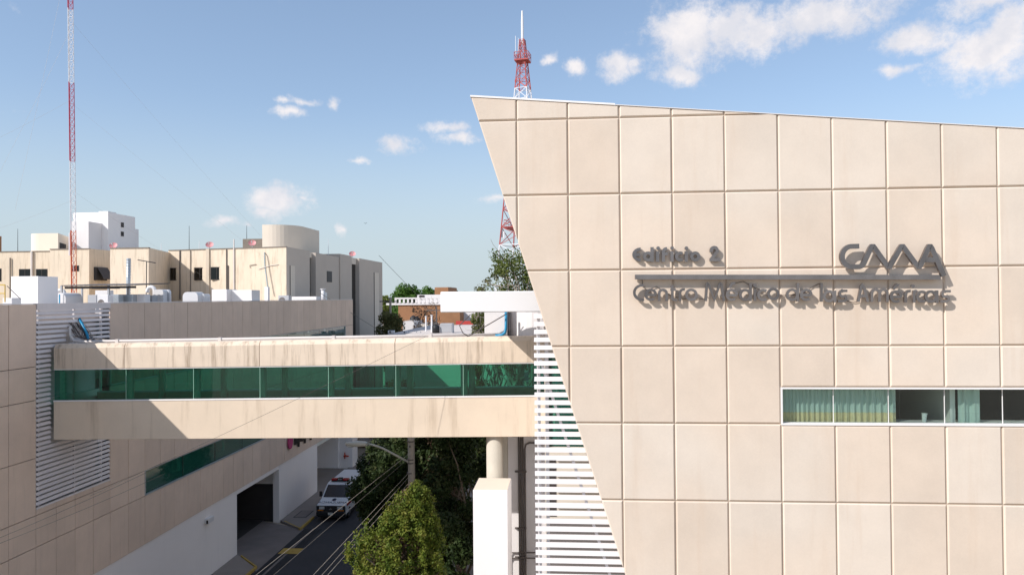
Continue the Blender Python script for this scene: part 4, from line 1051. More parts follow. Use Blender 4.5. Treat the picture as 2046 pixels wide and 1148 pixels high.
def rounded_unit(px0, px1, py, Y, depth, label, bands=()):
    a, b = atY(px0, py, Y), atY(px1, py, Y); z1 = a.z; hgt = z1 - ZR
    t = thing('duct_unit', label, 'duct', ((a.x + b.x) / 2, Y, ZR))
    w = b.x - a.x; cr = min(w, hgt) * .28
    prof = [(a.x, ZR), (a.x, z1 - cr)] + [(a.x + cr - cr * math.cos(q), z1 - cr + cr * math.sin(q)) for q in np.linspace(.2, math.pi / 2, 5)] + [(b.x - cr + cr * math.sin(q), z1 - cr + cr * math.cos(q)) for q in np.linspace(0, math.pi / 2 - .2, 5)] + [(b.x, z1 - cr), (b.x, ZR)]
    n = len(prof); v = [(x, Y, z) for x, z in prof] + [(x, Y + depth, z) for x, z in prof]
    o = MB().add(v, [tuple(range(n)), tuple(range(n, 2 * n))[::-1]] + [(i, n + i, n + (i + 1) % n, (i + 1) % n) for i in range(n)]).build('duct_body', 'unit_white', t)
    bm = bmesh.new(); bm.from_mesh(o.data); bmesh.ops.recalc_face_normals(bm, faces=bm.faces); bm.to_mesh(o.data); bm.free()
    for i, (f, m) in enumerate(bands): box('band', m, t, a.x + w * f, a.x + w * f + .05, Y - .012, Y - .002, ZR, z1 - .08)
    return t
rounded_unit(79, 131, 585, 33, 1.2, 'white rounded duct unit with a red and a blue stripe', ((.55, 'orange_red'), (.75, 'blue_pipe'), (.9, 'unit_grey')))
rounded_unit(306, 326, 578, 37.5, .8, 'tall rounded white duct housing beside a gooseneck vent')
rounded_unit(365, 395, 583, 39, .8, 'low white tub-shaped duct unit on the annex roof')
rounded_unit(396, 408, 587, 39.5, .7, 'small white duct end next to the tub-shaped unit')
def condenser(px0, px1, py, Y, label, mat='unit_white', fan=True, zbase=None):
    a, b = atY(px0, py, Y), atY(px1, py, Y); z0 = ZR if zbase is None else zbase
    t = thing('air_conditioner', label, 'air conditioner', ((a.x + b.x) / 2, Y, z0), 'rooftop air conditioners')
    MB().box(a.x, b.x, Y, Y + .4, z0 + .06, a.z).build('casing', mat, t, bevel=.015)
    for x in (a.x + .05, b.x - .1): box('foot', 'unit_grey', t, x, x + .06, Y + .02, Y + .38, z0, z0 + .06)
    if fan:
        hh = a.z - z0 - .06; r = min(hh * .42, (b.x - a.x) * .3); c = (a.x + (b.x - a.x) * .36, z0 + .06 + hh * .5); n = 18
        v = [(c[0] + r * math.cos(2 * math.pi * i / n), Y - .006, c[1] + r * math.sin(2 * math.pi * i / n)) for i in range(n)]
        MB().add(v + [(x, Y + .01, z) for x, _, z in v], [tuple(range(n))] + [(i, n + i, n + (i + 1) % n, (i + 1) % n) for i in range(n)]).build('fan_grille', 'corrugated', t)
    return t
condenser(175, 193, 589, 33, 'narrow grey air conditioner seen end on beside the fan unit', 'unit_grey', False)
condenser(194, 216, 589, 32, 'white air conditioner with round dark fan grille under the corrugated canopy')
condenser(190, 218, 580, 37.5, 'long pale air conditioner lying flat under the corrugated canopy', 'unit_white', False)
condenser(221, 237, 588, 34, 'pale blue-grey metal cabinet under the corrugated canopy', 'galv', False)
condenser(237, 265, 588, 34.6, 'galvanised metal trough box at the end of the canopy', 'galv', False)
tank_box(274, 289, 587.5, 35, 'small white plant box with copper pipes behind it', 'unit_white', .5)
tank_box(292, 304, 590, 36, 'small grey plant box beside the antenna pole', 'unit_grey', .5)
t = tank_box(423, 453, 578, 43, 'white plant box on the annex roof, taller of two side by side', 'white_paint', 1.4)
t = tank_box(456, 503, 579.5, 43.6, 'wide white plant box beside the taller one', 'white_paint', 1.2)
tank_box(528.5, 535.5, 573, 49.5, 'slim white square riser on the annex roof', 'white_paint', .3)
condenser(556, 577, 590, 53, 'grey air conditioner with dark fan behind the slim white riser', 'unit_grey')
tank_box(583, 632, 592.5, 57.2, 'low white slab by the street edge of the annex roof', 'white_paint', 1.0)
v = thing('vent_stack', 'white capped vent stack near the far end of the annex roof', 'vent', atY(645, 597, 60))
p = atY(645, 578, 60)
MB().tube([(p.x, 60, ZR), (p.x, 60, p.z)], .19, 12).build('stack', 'unit_white', v, smooth=True); MB().tube([(p.x, 60, p.z), (p.x, 60, p.z + .07)], .26, 12).build('cap', 'unit_white', v); MB().tube([(p.x + .3, 60, ZR), (p.x + .3, 60, p.z - .25)], .08, 8).build('side_pipe', 'galv', v)
# galvanised flue
fl = thing('metal_flue', 'ribbed galvanised flue rising in front of the beige bay', 'flue', atY(256, 600, 46))
a, b = atY(256, 597, 46), atY(257, 516, 46)
MB().tube([(a.x, 46, ZR), (b.x, 46, b.z)], .13, 14).build('flue_pipe', 'galv', fl, smooth=True)
for k in range(16):
    z = ZR + .2 + k * (b.z - ZR - .3) / 15; MB().tube([(b.x, 46, z), (b.x, 46, z + .03)], .145, 14).build('rib', 'galv', fl)
# corrugated canopy on posts
cn = thing('corrugated_canopy', 'brown corrugated metal canopy on thin posts over rooftop units', 'canopy', atY(200, 600, 35))
a, b = atY(121, 571, 34), atY(274, 569, 34)
n = 60; v = []; f = []
for i in range(n + 1):
    x = a.x + (b.x - a.x) * i / n; z = a.z + (b.z - a.z) * i / n + .02 * math.sin(i * 1.6)
    for y, dz in ((34, 0), (37, .12)):
        v += [(x, y, z + dz), (x, y, z + dz + .015)]
for i in range(n):
    q = 4 * i
    f += [(q, q + 4, q + 6, q + 2), (q + 1, q + 3, q + 7, q + 5), (q, q + 1, q + 5, q + 4), (q + 2, q + 6, q + 7, q + 3)]
MB().add(v, f).build('sheet', 'corrugated', cn)
for (px, Y) in ((123, 34.2), (164, 36.6), (217, 34.2), (256, 36.6)):
    p = atY(px, 575, Y); box('post', 'unit_grey', cn, p.x - .04, p.x + .04, Y - .04, Y + .04, ZR, a.z + .02)
box('beam', 'dark_frame', cn, a.x + .1, b.x - .2, 34.15, 34.25, a.z - .14, a.z - .03)
box('beam', 'dark_frame', cn, a.x - .1, a.x + 1.4, 36.5, 36.6, a.z - .12, a.z - .02)
yr_ = thing('yellow_railing', 'yellow tube handrail at the end of the annex roof', 'railing', atY(10, 600, 27))
MB().tube([atY(10, 603, 27), atY(10, 569, 27), atY(-60, 566, 27)], .025, 6).build('rail', 'yellow_rail', yr_)
MB().tube([atY(-40, 603, 27), atY(-40, 569, 27)], .025, 6).build('post', 'yellow_rail', yr_)
MB().tube([atY(14, 571, 27), atY(41, 597, 27)], .015, 5).build('brace', 'conduit', yr_); MB().tube([atY(-60, 585, 27), atY(10, 586, 27)], .02, 6).build('rail', 'yellow_rail', yr_)
tank_box(5, 24, 595, 28, 'low white vent box at the corner of the annex roof', 'unit_white', .5)

# ------------------------------------------------------------------ lattice mast on the annex roof (red and white)
mast = thing('guyed_mast', 'slender red and white triangular lattice mast rising from the annex roof', 'mast', (0, 0, 0))
Ym = 40.0
mb, mt = atY(147, 600, Ym), atY(139.5, 0, Ym)
mast.location = (mb.x, Ym, ZR)
axis = (mt - mb).normalized(); Lm = 24.0; rad = .165
base = Vector((mb.x, Ym, ZR))
bands = [(ZR, ZA(146, 460, Ym), 'orange_red'), (ZA(146, 460, Ym), ZA(145, 322, Ym), 'mast_white'), (ZA(145, 322, Ym), ZA(141, 165, Ym), 'magenta_red'), (ZA(141, 165, Ym), ZA(139, 18, Ym), 'mast_white'), (ZA(139, 18, Ym), ZA(139, -150, Ym), 'magenta_red'), (ZA(139, -150, Ym), ZA(139, -250, Ym), 'mast_white')]
def mpt(z, k): c = base + axis * ((z - ZR) / axis.z); a = .5 + k * 2 * math.pi / 3; return c + Vector((rad * math.cos(a), rad * math.sin(a), 0))
for z0, z1, m in bands:
    g_ = MB()
    for k in range(3): g_.tube([mpt(z0, k), mpt(z1, k)], .021, 5)
    n = max(1, round((z1 - z0) / .42)); st = (z1 - z0) / n
    for i in range(n):
        for k in range(3):
            za, zb2 = z0 + i * st, z0 + (i + 1) * st
            g_.tube([mpt(za, k), mpt(zb2 if i % 2 == 0 else za + st, (k + 1) % 3)], .010, 4, caps=False)
            g_.tube([mpt(za, (k + 1) % 3), mpt(zb2, k)], .008, 4, caps=False)
            g_.tube([mpt(za, k), mpt(za, (k + 1) % 3)], .010, 4, caps=False)
    g_.build('mast_section', m, mast)
MB().tube([mpt(ZR, 0) + Vector((-.2, 0, 0)), mpt(ZA(146, 460, Ym), 0) + Vector((-.12, -.05, 0))], .02, 5).build('feeder_cable', 'mast_white', mast)
MB().tube([mpt(ZA(146, 465, Ym), 1) + Vector((-.03, -.1, 0)), mpt(ZA(146, 462, Ym), 1) + Vector((-.03, -.1, -1.4))], .05, 6).build('equipment_pod', 'unit_white', mast)
gw = []
for (p0, p1) in (((141, 205), (640, 600)), ((144, 380), (420, 560)), ((140, 40), (520, 470)), ((142, 200), (-120, 330)), ((145, 400), (-80, 480)), ((141, 60), (-40, 420)), ((139, -100), (30, 420))):
    a = atY(*p0, Ym); b = atY(*p1, Ym + (6 if p1[0] > 200 else -2))
    MB().tube(sag(a, b, .12, 6), .0035, 4).build('guy_wire', 'wire_pale', mast)

# ------------------------------------------------------------------ lattice broadcasting tower behind the screen wall
lt = thing('lattice_tower', 'red and white four-legged lattice tower with platforms and white top pole', 'tower', (0, 0, 0))
YT = 130.0
tcx = XA(1044, YT, 100)
def wat(y): # half width in pixels at photo row y
    return 4.5 if y <= 80 else 4.5 + (y - 80) * .0835
ROT = R(28)
def tpt(y, k, s=1.0):
    z = ZA(1043.5, y, YT); hw = wat(y) / F0 * YT * s * 1.05
    a = ROT + k * math.pi / 2; return Vector((tcx + hw * math.sqrt(2) * math.cos(a) * .92, YT + hw * math.sqrt(2) * math.sin(a), z))
ys = [80, 97, 115, 128, 142, 160, 178, 200, 225, 255, 290, 330, 375, 420, 455, 490, 530, 580, 640, 700]
zlast = None
lt.location = (tcx, YT, 0)
for i in range(len(ys) - 1):
    y0, y1 = ys[i], ys[i + 1]
    mid = (y0 + y1) / 2
    mat = 'tower_red' if (mid < 166 or 330 < mid < 506) else 'mast_white'
    if y1 == 178: mat = 'red_paint'
    g_ = MB(); th = .075 + .0001 * mid
    for k in range(4):
        g_.tube([tpt(y0, k), tpt(y1, k)], th, 5); g_.tube([tpt(y0, k), tpt(y0, (k + 1) % 4)], th * .6, 4)
        g_.tube([tpt(y0, k), tpt(y1, (k + 1) % 4)], th * .55, 4); g_.tube([tpt(y0, (k + 1) % 4), tpt(y1, k)], th * .55, 4)
    g_.build('tower_section', mat, lt)
g_ = MB()
for k in range(4): g_.tube([tpt(700, k), (tpt(700, k).x * 1.0, tpt(700, k).y, 0)], .2, 5)
g_.build('tower_leg', 'mast_white', lt)
def platform(y, k, mat, nm):
    z = ZA(1043, y, YT); s = k / F0 * YT
    c = Vector((tcx, YT, z)); P = [c + Vector((s * math.cos(R(35) + i * math.pi / 2), s * math.sin(R(35) + i * math.pi / 2), 0)) for i in range(4)]
    m = MB(); m.prism([(p.x, p.y) for p in P], z - .35, z - .1)
    pf = m.build(nm, mat, lt)
    r2 = MB()
    for i in range(4):
        a, b = P[i], P[(i + 1) % 4]
        for hh in (.6, 1.15): r2.tube([a + Vector((0, 0, hh)), b + Vector((0, 0, hh))], .05, 4)
        for t in (0, .25, .5, .75): q = a.lerp(b, t); r2.tube([q, q + Vector((0, 0, 1.15))], .045, 4)
    r2.build('guard_rail', mat, pf)
platform(120, 20, 'tower_red', 'platform'); platform(454, 46, 'tower_red', 'platform')
top = ZA(1043, 80, YT)
MB().tube([(tcx, YT, top - .8), (tcx, YT, ZA(1043, 45, YT)), (tcx, YT, ZA(1043, 22, YT))], [.24, .24, .15], 8).build('top_pole', 'mast_white', lt)
for px, y0, y1 in ((1030, 72, 110), (1035.5, 76, 110), (1004, 434, 452), (1009, 434, 452)):
    a, b = atY(px, y0, YT - 1), atY(px, y1, YT - 1); MB().tube([b, a], .05, 4).build('whip_antenna', 'mast_white', lt)
for px, y0, y1 in ((1002.5, 458, 474), (1006, 462, 476)):
    a, b = atY(px, y0, YT - 2), atY(px, y1, YT - 2); MB().box(a.x - .18, a.x + .18, YT - 2.2, YT - 1.9, b.z, a.z).build('panel_antenna', 'mast_white', lt)
MB().tube([atY(1029, 160, YT), atY(1029, 164, YT), atY(1034, 164, YT), atY(1034, 160, YT), atY(1029, 160, YT)], .06, 4).build('side_bracket', 'red_paint', lt)

# ------------------------------------------------------------------ trees
def leafmesh(name, C, RAD, n, size, mat, parent, shell=.45, flat=.35, droop=0.0, stuff=False):
    """leaf-sized quads spread through the ellipsoids C (centres) / RAD (radii)"""
    C = np.asarray(C, float); RAD = np.asarray(RAD, float)
    vol = RAD.prod(1) ** .7; idx = rng.choice(len(C), n, p=vol / vol.sum())
    d = rng.normal(size=(n, 3)); d /= np.linalg.norm(d, axis=1)[:, None]
    r = shell + (1.08 - shell) * rng.random(n) ** .6
    pos = C[idx] + d * RAD[idx] * r[:, None]
    nrm = d * .8 + rng.normal(size=(n, 3)) * .7 + np.array([0, 0, flat]); nrm /= np.linalg.norm(nrm, axis=1)[:, None]
    t = np.cross(nrm, rng.normal(size=(n, 3))); t[:, 2] -= droop; t -= nrm * (t * nrm).sum(1)[:, None]; t /= np.linalg.norm(t, axis=1)[:, None] + 1e-9
    b = np.cross(nrm, t); s = size * (.6 + .8 * rng.random(n))[:, None]
    v = np.empty((n, 4, 3)); v[:, 0] = pos - t * s; v[:, 1] = pos + b * s * .45; v[:, 2] = pos + t * s; v[:, 3] = pos - b * s * .45
    me = bpy.data.meshes.new(name); me.vertices.add(4 * n); me.vertices.foreach_set('co', v.reshape(-1).astype(np.float32))
    me.loops.add(4 * n); me.loops.foreach_set('vertex_index', np.arange(4 * n, dtype=np.int32))
    me.polygons.add(n); me.polygons.foreach_set('loop_start', np.arange(0, 4 * n, 4, dtype=np.int32)); me.polygons.foreach_set('loop_total', np.full(n, 4, dtype=np.int32))
    me.update(calc_edges=True); me.materials.append(MATS[mat])
    return link(bpy.data.objects.new(name, me), parent)
def limb(m, a, b, r0, r1, wig=.15, n=5):
    a, b = Vector(a), Vector(b); P = [a.lerp(b, i / n) for i in range(n + 1)]
    L = (b - a).length
    for i in range(1, n): P[i] += Vector((random.uniform(-1, 1), random.uniform(-1, 1), random.uniform(-.5, .5))) * wig * L * .3
    m.tube(P, [r0 + (r1 - r0) * i / n for i in range(n + 1)], 6); return P
def tree(label, x, y, z0, ztop, rad, mat, nleaf, size, ncl=14, trunk_r=.18, bark='bark', crown_base=.45, group=None, clr=.42, squash=1.0, bare=0, shell=.35, lean=(0, 0)):
    t = thing('tree', label, 'tree', (x, y, z0), group)
    h = ztop - z0; zc = z0 + h * (crown_base + 1) / 2; rz = h * (1 - crown_base) / 2
    C = []; RA = []
    for i in range(ncl):
        d = Vector((random.gauss(0, 1), random.gauss(0, 1), random.gauss(0, 1))).normalized() * random.uniform(.35, .8)
        C.append((x + lean[0] + d.x * rad, y + lean[1] + d.y * rad * squash, zc + d.z * rz)); q = clr * random.uniform(.6, 1.15)
        RA.append((rad * q, rad * q * squash, min(rz, rad) * q * .9))
    m = MB(); top = Vector((x + lean[0] * .6, y + lean[1] * .6, z0 + h * crown_base))
    limb(m, (x, y, z0 - .1), top, trunk_r, trunk_r * .7, .08)
    for c in C[:max(6, bare)]:
        P = limb(m, top - Vector((0, 0, random.uniform(0, .15) * h)), c, trunk_r * .5, trunk_r * .12, .3)
        if bare:
            for _ in range(4):
                s = P[random.randint(2, 5)]; limb(m, s, s + Vector((random.gauss(0, 1), random.gauss(0, 1), random.uniform(.2, 1))).normalized() * rad * random.uniform(.3, .7), trunk_r * .14, trunk_r * .03, .3, 4)
    m.build('trunk', bark, t)
    if nleaf: leafmesh('crown', C, RA, nleaf, size, mat, t, shell)
    return t
# bright green conifer-like street tree in front of the bridge, sun on its crown
YB = 19.4
bt = thing('tree', 'bright yellow-green tree with tufted sunlit crown in front of the footbridge', 'tree', (atY(800, 1000, YB).x, YB, .1))
prof = [(975, 822, 846), (990, 800, 856), (1010, 778, 868), (1035, 762, 876), (1055, 742, 884), (1075, 702, 886), (1095, 696, 884), (1120, 704, 890), (1150, 712, 898), (1200, 700, 905), (1270, 690, 910), (1350, 700, 900), (1420, 720, 880)]
C = []; RA = []
for i in range(len(prof) - 1):
    (y0, a0, b0), (y1, a1, b1) = prof[i], prof[i + 1]
    nt = int(18 + (y1 - y0) * 1.9)
    for _ in range(nt):
        t_ = random.random(); yy = y0 + (y1 - y0) * t_; a = a0 + (a1 - a0) * t_; b = b0 + (b1 - b0) * t_
        pl, pr = atY(a, yy, YB), atY(b, yy, YB); cxx = (pl.x + pr.x) / 2; hw = (pr.x - pl.x) / 2
        ang = random.uniform(0, 2 * math.pi); rr = math.sqrt(random.uniform(.3, 1)) * random.choice((.9, .97, 1.05))
        C.append((cxx + hw * rr * math.cos(ang), YB + hw * rr * math.sin(ang) * .9, pl.z - .12 + random.uniform(-.1, .1))); s = random.uniform(.08, .17); RA.append((s, s, s * random.uniform(1.4, 2.6)))
m = MB(); xb_, zb_ = atY(800, 1000, YB).x, 0
limb(m, (xb_, YB, .05), (xb_ + .1, YB, 8.0), .2, .04, .04, 8)
for c in C[::14]: limb(m, (xb_, YB, max(2.0, c[2] - 1.0)), c, .04, .012, .2, 4)
m.build('trunk', 'bark', bt)
leafmesh('crown', C, RA, 78000, .045, 'leaf_bright', bt, .15, flat=.3)
C2 = [(c[0] * .55 + xb_ * .45, c[1] * .55 + YB * .45, c[2] - .2) for c in C[::2]]
leafmesh('inner_twigs', C2, [(q[0] * 1.5, q[1] * 1.5, q[2] * 1.2) for q in RA[::2]], 16000, .05, 'leaf_brown', bt, .2)
# dark street trees in the shade behind the bridge
gD = 'dark street trees behind the footbridge'
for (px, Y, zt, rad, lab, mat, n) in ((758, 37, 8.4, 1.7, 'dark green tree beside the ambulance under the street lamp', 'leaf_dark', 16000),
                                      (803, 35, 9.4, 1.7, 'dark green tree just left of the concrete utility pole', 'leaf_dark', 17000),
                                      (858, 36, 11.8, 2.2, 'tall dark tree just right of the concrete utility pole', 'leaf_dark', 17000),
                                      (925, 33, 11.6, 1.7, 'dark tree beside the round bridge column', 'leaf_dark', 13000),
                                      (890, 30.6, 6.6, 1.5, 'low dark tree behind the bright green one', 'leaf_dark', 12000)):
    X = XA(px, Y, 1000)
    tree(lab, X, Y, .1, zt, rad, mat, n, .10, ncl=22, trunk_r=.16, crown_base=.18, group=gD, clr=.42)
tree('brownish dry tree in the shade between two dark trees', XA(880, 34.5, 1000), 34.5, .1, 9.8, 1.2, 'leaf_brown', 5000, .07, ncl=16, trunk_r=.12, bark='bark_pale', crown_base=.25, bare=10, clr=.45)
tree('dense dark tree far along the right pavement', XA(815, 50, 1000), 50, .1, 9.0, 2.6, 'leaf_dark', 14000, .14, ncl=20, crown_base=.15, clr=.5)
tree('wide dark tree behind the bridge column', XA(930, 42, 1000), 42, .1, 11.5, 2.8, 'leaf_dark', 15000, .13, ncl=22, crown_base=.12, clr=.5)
tree('small dark shrub tree at the road edge below the wires', XA(690, 23.6, 1140), 23.6, .05, atY(690, 1128, 23.6).z, .5, 'leaf_dark', 2500, .06, ncl=8, trunk_r=.06, crown_base=.3)
# airy tree behind the white roof canopy
tree('airy green tree with thin branches above the white roof canopy', XA(1030, 44, 540), 44, .1, ZA(1035, 452, 44), 2.8, 'leaf_mid', 11000, .09, ncl=60, trunk_r=.22, bark='bark_pale', crown_base=.5, bare=20, clr=.30, shell=.1)
tree('sparse thin-branched tree reaching left over the white canopy', XA(985, 46, 560), 46, .1, ZA(970, 500, 46), 1.8, 'leaf_olive', 3200, .09, ncl=26, trunk_r=.14, bark='bark_pale', crown_base=.55, bare=18, clr=.30, shell=.1)
tree('bushy green tree under the left end of the white canopy', XA(955, 60, 640), 60, .1, ZA(955, 600, 60), 1.3, 'leaf_mid', 7000, .12, ncl=16, crown_base=.4)
tree('round deep green tree crown on the skyline', XA(815, 160, 580), 160, .1, ZA(815, 565, 160), 4.8, 'leaf_far', 9000, .32, ncl=18, trunk_r=.3, crown_base=.45)
tree('smaller deep green tree beside the round skyline crown', XA(850, 165, 580), 165, .1, ZA(850, 566, 165), 3.2, 'leaf_far', 5000, .3, ncl=14, trunk_r=.25, crown_base=.45)
tree('leafless brown tree in front of the orange-brown wall', XA(853, 95, 600), 95, .1, ZA(853, 571, 95), 2.6, 'leaf_brown', 1500, .12, ncl=26, trunk_r=.16, bark='bark_pale', crown_base=.3, bare=24, clr=.3)
tree('dark olive tree beside the far utility pole', XA(783, 78, 640), 78, .1, ZA(783, 604, 78), 2.2, 'leaf_olive', 8000, .15, ncl=18, crown_base=.35)
tree('low green bush tree before the small white house', XA(828, 74, 650), 74, .1, ZA(828, 644, 74), 1.8, 'leaf_mid', 6000, .14, ncl=14, crown_base=.3)
for i, (px, Y, py, r) in enumerate(((905, 220, 576, 5), (945, 240, 577, 5), (770, 210, 580, 4), (880, 300, 580, 6), (1000, 260, 574, 6))):
    tree(['distant pale green tree on the skyline above the canopy', 'distant low tree on the skyline near the airy tree', 'distant tree at the corner of the beige block', 'far hazy tree behind the brown tree', 'far tree hidden behind the airy tree'][i], XA(px, Y, 580), Y, 0, ZA(px, py, Y), r, 'leaf_olive' if i % 2 else 'leaf_mid', 3000, .45, ncl=12, trunk_r=.3, crown_base=.4, group='trees on the skyline')
wood = leafmesh('far_woodland', [(x, 420 + 30 * math.sin(x * .7), 4) for x in np.arange(-420, 420, 7)], [(8, 8, random.uniform(5, 8)) for _ in np.arange(-420, 420, 7)], 26000, 1.1, 'leaf_olive', None, .3)
wood['kind'] = 'stuff'; wood['label'] = 'distant line of low green woodland on the horizon'; wood['category'] = 'woodland'

# ------------------------------------------------------------------ town beyond
def house(label, x0, x1, Y, D, z1, mat, name='house', cat='house', parapet=None, wins=(), roof='roof_grey'):
    t = thing(name, label, cat, ((x0 + x1) / 2, Y, 0))
    w = box('wall', mat, t, x0, x1, Y, Y + D, 0, z1)
    box('roof', roof, t, x0 + .2, x1 - .2, Y + .2, Y + D - .2, z1 + .001, z1 + .08)
    for (a, b, c, d) in wins:
        ww = box('window', 'dark_frame', t, a, b, Y - .03, Y + .05, c, d); box('pane', 'dark_glass', ww, a + .08, b - .08, Y - .04, Y - .032, c + .08, d - .08)
    return t
zt = ZA(840, 609, 120)
x0, x1 = XA(795, 120), XA(912, 120)
h1 = house('orange-brown walled house with white balustrade seen past the beige block', x0, x1, 120, 12, zt, 'brown_wall')
box('parapet_band', 'white_plaster', h1, x0 - 2, x1, 119.8, 120.1, zt + .02, zt + .35)
bx0 = XA(788, 119.7)
for k in range(15):
    xx = bx0 + k * (x1 - bx0) / 15; box('baluster', 'white_plaster', h1, xx, xx + .3, 119.7, 120, zt + .36, ZA(840, 597, 119.7))
box('balustrade_rail', 'white_plaster', h1, bx0, x1, 119.65, 120.05, ZA(840, 597, 119.7), ZA(840, 594, 119.7))
bxh = box('roof_room', 'white_plaster', h1, XA(833, 124), XA(880, 124), 124, 128, zt + .1, ZA(840, 588.5, 124))
box('window', 'dark_frame', h1, XA(837, 123.9), XA(847, 123.9), 123.9, 123.99, ZA(840, 596, 123.9), ZA(840, 589.5, 123.9))
house('long brown flat-roofed building behind the leafless tree', XA(868, 150), XA(895, 150), 150, 12, ZA(880, 574, 150), 'brown_wall', wins=())
house('small white house with black tanks on its roof', XA(804, 100), XA(826, 100), 100, 6, ZA(815, 642, 100), 'white_plaster')
for i, px in enumerate((826, 833)):
    p = atY(px, 636, 104); tk = thing('water_tank', ['black round water tank, larger of two behind the small white house', 'black round water tank, smaller of two behind the small white house'][i], 'water tank', (p.x, 104, 11.2), 'black roof water tanks')
    rr = .5 - .1 * i
    MB().tube([(p.x, 104, 11.2), (p.x, 104, 12.1 - .1 * i), (p.x, 104, 12.35 - .1 * i)], [rr, rr, rr * .5], 12).build('tank_body', 'tank_black', tk, smooth=True); MB().tube([(p.x, 104, 12.35 - .1 * i), (p.x, 104, 12.45 - .1 * i)], .18, 10).build('tank_lid', 'tank_black', tk)
house('pale plastered house carrying the two black tanks', XA(820, 102), XA(862, 102), 102, 6, 11.2, 'cream_plain')
rh = house('white house with bright red roof edge beyond the canopy', XA(908, 92), XA(947, 92), 92, 8, ZA(925, 650, 92), 'white_plaster')
box('red_fascia', 'red_roof', rh, XA(910, 91.7), XA(946, 91.7), 91.6, 92.0, ZA(925, 648, 91.7), ZA(925, 641, 91.7))
house('white house with brown wall right behind the red-roofed one', XA(918, 112), XA(950, 112), 112, 8, ZA(930, 622, 112), 'white_plaster')
house('brown house behind the red-roofed one', XA(880, 108), XA(918, 108), 108, 8, ZA(900, 622, 108), 'brown_wall')
fr_ = house('low pale flat-roofed building just beyond the footbridge', XA(768, 66), XA(1010, 66), 66, 22, ZA(850, 669, 66), 'cream_plain', roof='roof_white', name='flat_roofed_building', cat='building')
zfr = ZA(850, 669, 66) + .08
for (px0, px1, py, Y, lab) in ((775, 787, 660, 67, 'small white air conditioner on the far flat roof next to the beige block'), (805, 813, 661, 68, 'small white air conditioner in the middle of the far flat roof'), (829, 840, 662, 69, 'small white air conditioner near the black tank on the far flat roof')):
    condenser(px0, px1, py, Y, lab, zbase=zfr)
bt_ = thing('black_tank', 'black cylindrical tank beside the grey cabinet on the far flat roof', 'tank', (XA(871, 68, 660), 68, zfr))
p = atY(871, 649, 68); MB().tube([(p.x, 68, zfr), (p.x, 68, p.z - .1), (p.x, 68, p.z)], [.36, .36, .25], 14).build('tank_body', 'tank_black', bt_, smooth=True); MB().tube([(p.x, 68, p.z), (p.x, 68, p.z + .06)], .12, 10).build('tank_lid', 'tank_black', bt_)
gc = thing('grey_cabinet', 'tall grey metal cabinet beside the black tank on the far flat roof', 'cabinet', (XA(891, 68, 660), 68, zfr))
a, b = atY(879, 646, 68), atY(904, 646, 68); MB().box(a.x, b.x, 68, 69, zfr, a.z).build('cabinet_body', 'unit_grey', gc, bevel=.02); MB().box(a.x + .1, b.x - .1, 67.98, 67.995, zfr + .1, a.z - .1).build('cabinet_door', 'unit_grey', gc)
for (px, y0, y1, Y, lab, mt, r) in ((780, 594, 668, 79, 'slim concrete utility pole beside the dark olive tree', 'concrete_pole', .13), (862.5, 630, 672, 70, 'white vent post on the far flat roof', 'mast_white', .08), (872, 612, 670, 84, 'dark thin pole in front of the orange-brown wall', 'conduit', .09), (851, 632, 672, 72, 'thin white post on the far flat roof near the bushes', 'mast_white', .07)):
    a, b = atY(px, y0, Y), atY(px, y1, Y)
    t = thing('utility_pole' if r > .1 else 'post', lab, 'pole', (a.x, Y, 0 if r > .085 else zfr))
    MB().tube([(a.x, Y, 0 if r > .085 else zfr), (a.x, Y, a.z)], [r * 1.2, r], 8).build('shaft', mt, t)
    if r > .085: box('crossarm', 'conduit', t, a.x - 1.2, a.x + .9, Y - .05, Y + .05, a.z - .5, a.z - .38)
    else: MB().tube([(a.x, Y, a.z), (a.x, Y, a.z + .06)], r * 1.6, 8).build('cap', mt, t)
sh = house('low brown-walled shed with pale roof edge at the end of the annex', XA(710, 72, 900), XA(775, 72, 880), 72, 12, ZA(740, 880, 72), 'brown_wall', name='shed', cat='shed')
box('roof_edge', 'cream_plain', sh, XA(706, 71.8, 900), XA(778, 71.8, 880), 71.6, 71.99, ZA(740, 890, 72), ZA(740, 879, 72))
for i, (x0, x1, Y, D, z1) in enumerate(((-60, -30, 95, 15, 8), (-28, -20, 110, 14, 6.5), (4, 30, 60, 20, 9), (-95, -64, 70, 22, 7), (34, 60, 75, 18, 8))):
    house(['pale block far behind the beige building', 'low pale house behind the rear beige bay', 'low pale building behind the cream panel building', 'pale house beyond the left wing', 'pale house far right behind the cream building'][i], x0, x1, Y, D, z1, 'cream_plain')

# ------------------------------------------------------------------ utility pole, street lamp, wires
YP = 32.0
xp = XA(820, YP, 920)
up_ = thing('utility_pole', 'concrete utility pole rising behind the footbridge among dark trees', 'pole', (xp, YP, .1))
MB().tube([(xp + .12, YP, .1), (xp, YP, 12.5)], [.20, .13], 10).build('shaft', 'concrete_pole', up_, smooth=True)
for y in (882, 918, 925, 945):
    z = ZA(820, y, YP); MB().tube([(xp + .02, YP, z), (xp + .02, YP, z + .06)], .175, 10).build('band', 'conduit', up_)
box('bolt', 'conduit', up_, xp - .02, xp + .05, YP - .2, YP - .1, ZA(822, 890, YP) - .05, ZA(822, 890, YP) + .05)
lp = thing('street_lamp', 'grey cobra-head street lamp on a long arm from the concrete pole', 'street lamp', (xp, YP, ZA(818, 921, YP)))
a = atY(816, 922, YP - .15); b = atY(765, 895, YP - .2); c = atY(733, 886, YP - .2)
MB().tube([a, b, atY(748, 889, YP - .2), c], .045, 8).build('arm', 'lamp_grey', lp, smooth=True)
h0, h1_ = atY(735, 886, YP - .2), atY(691, 886, YP - .2)
m = MB(); n = 12; N_ = 10; v = []; f = []
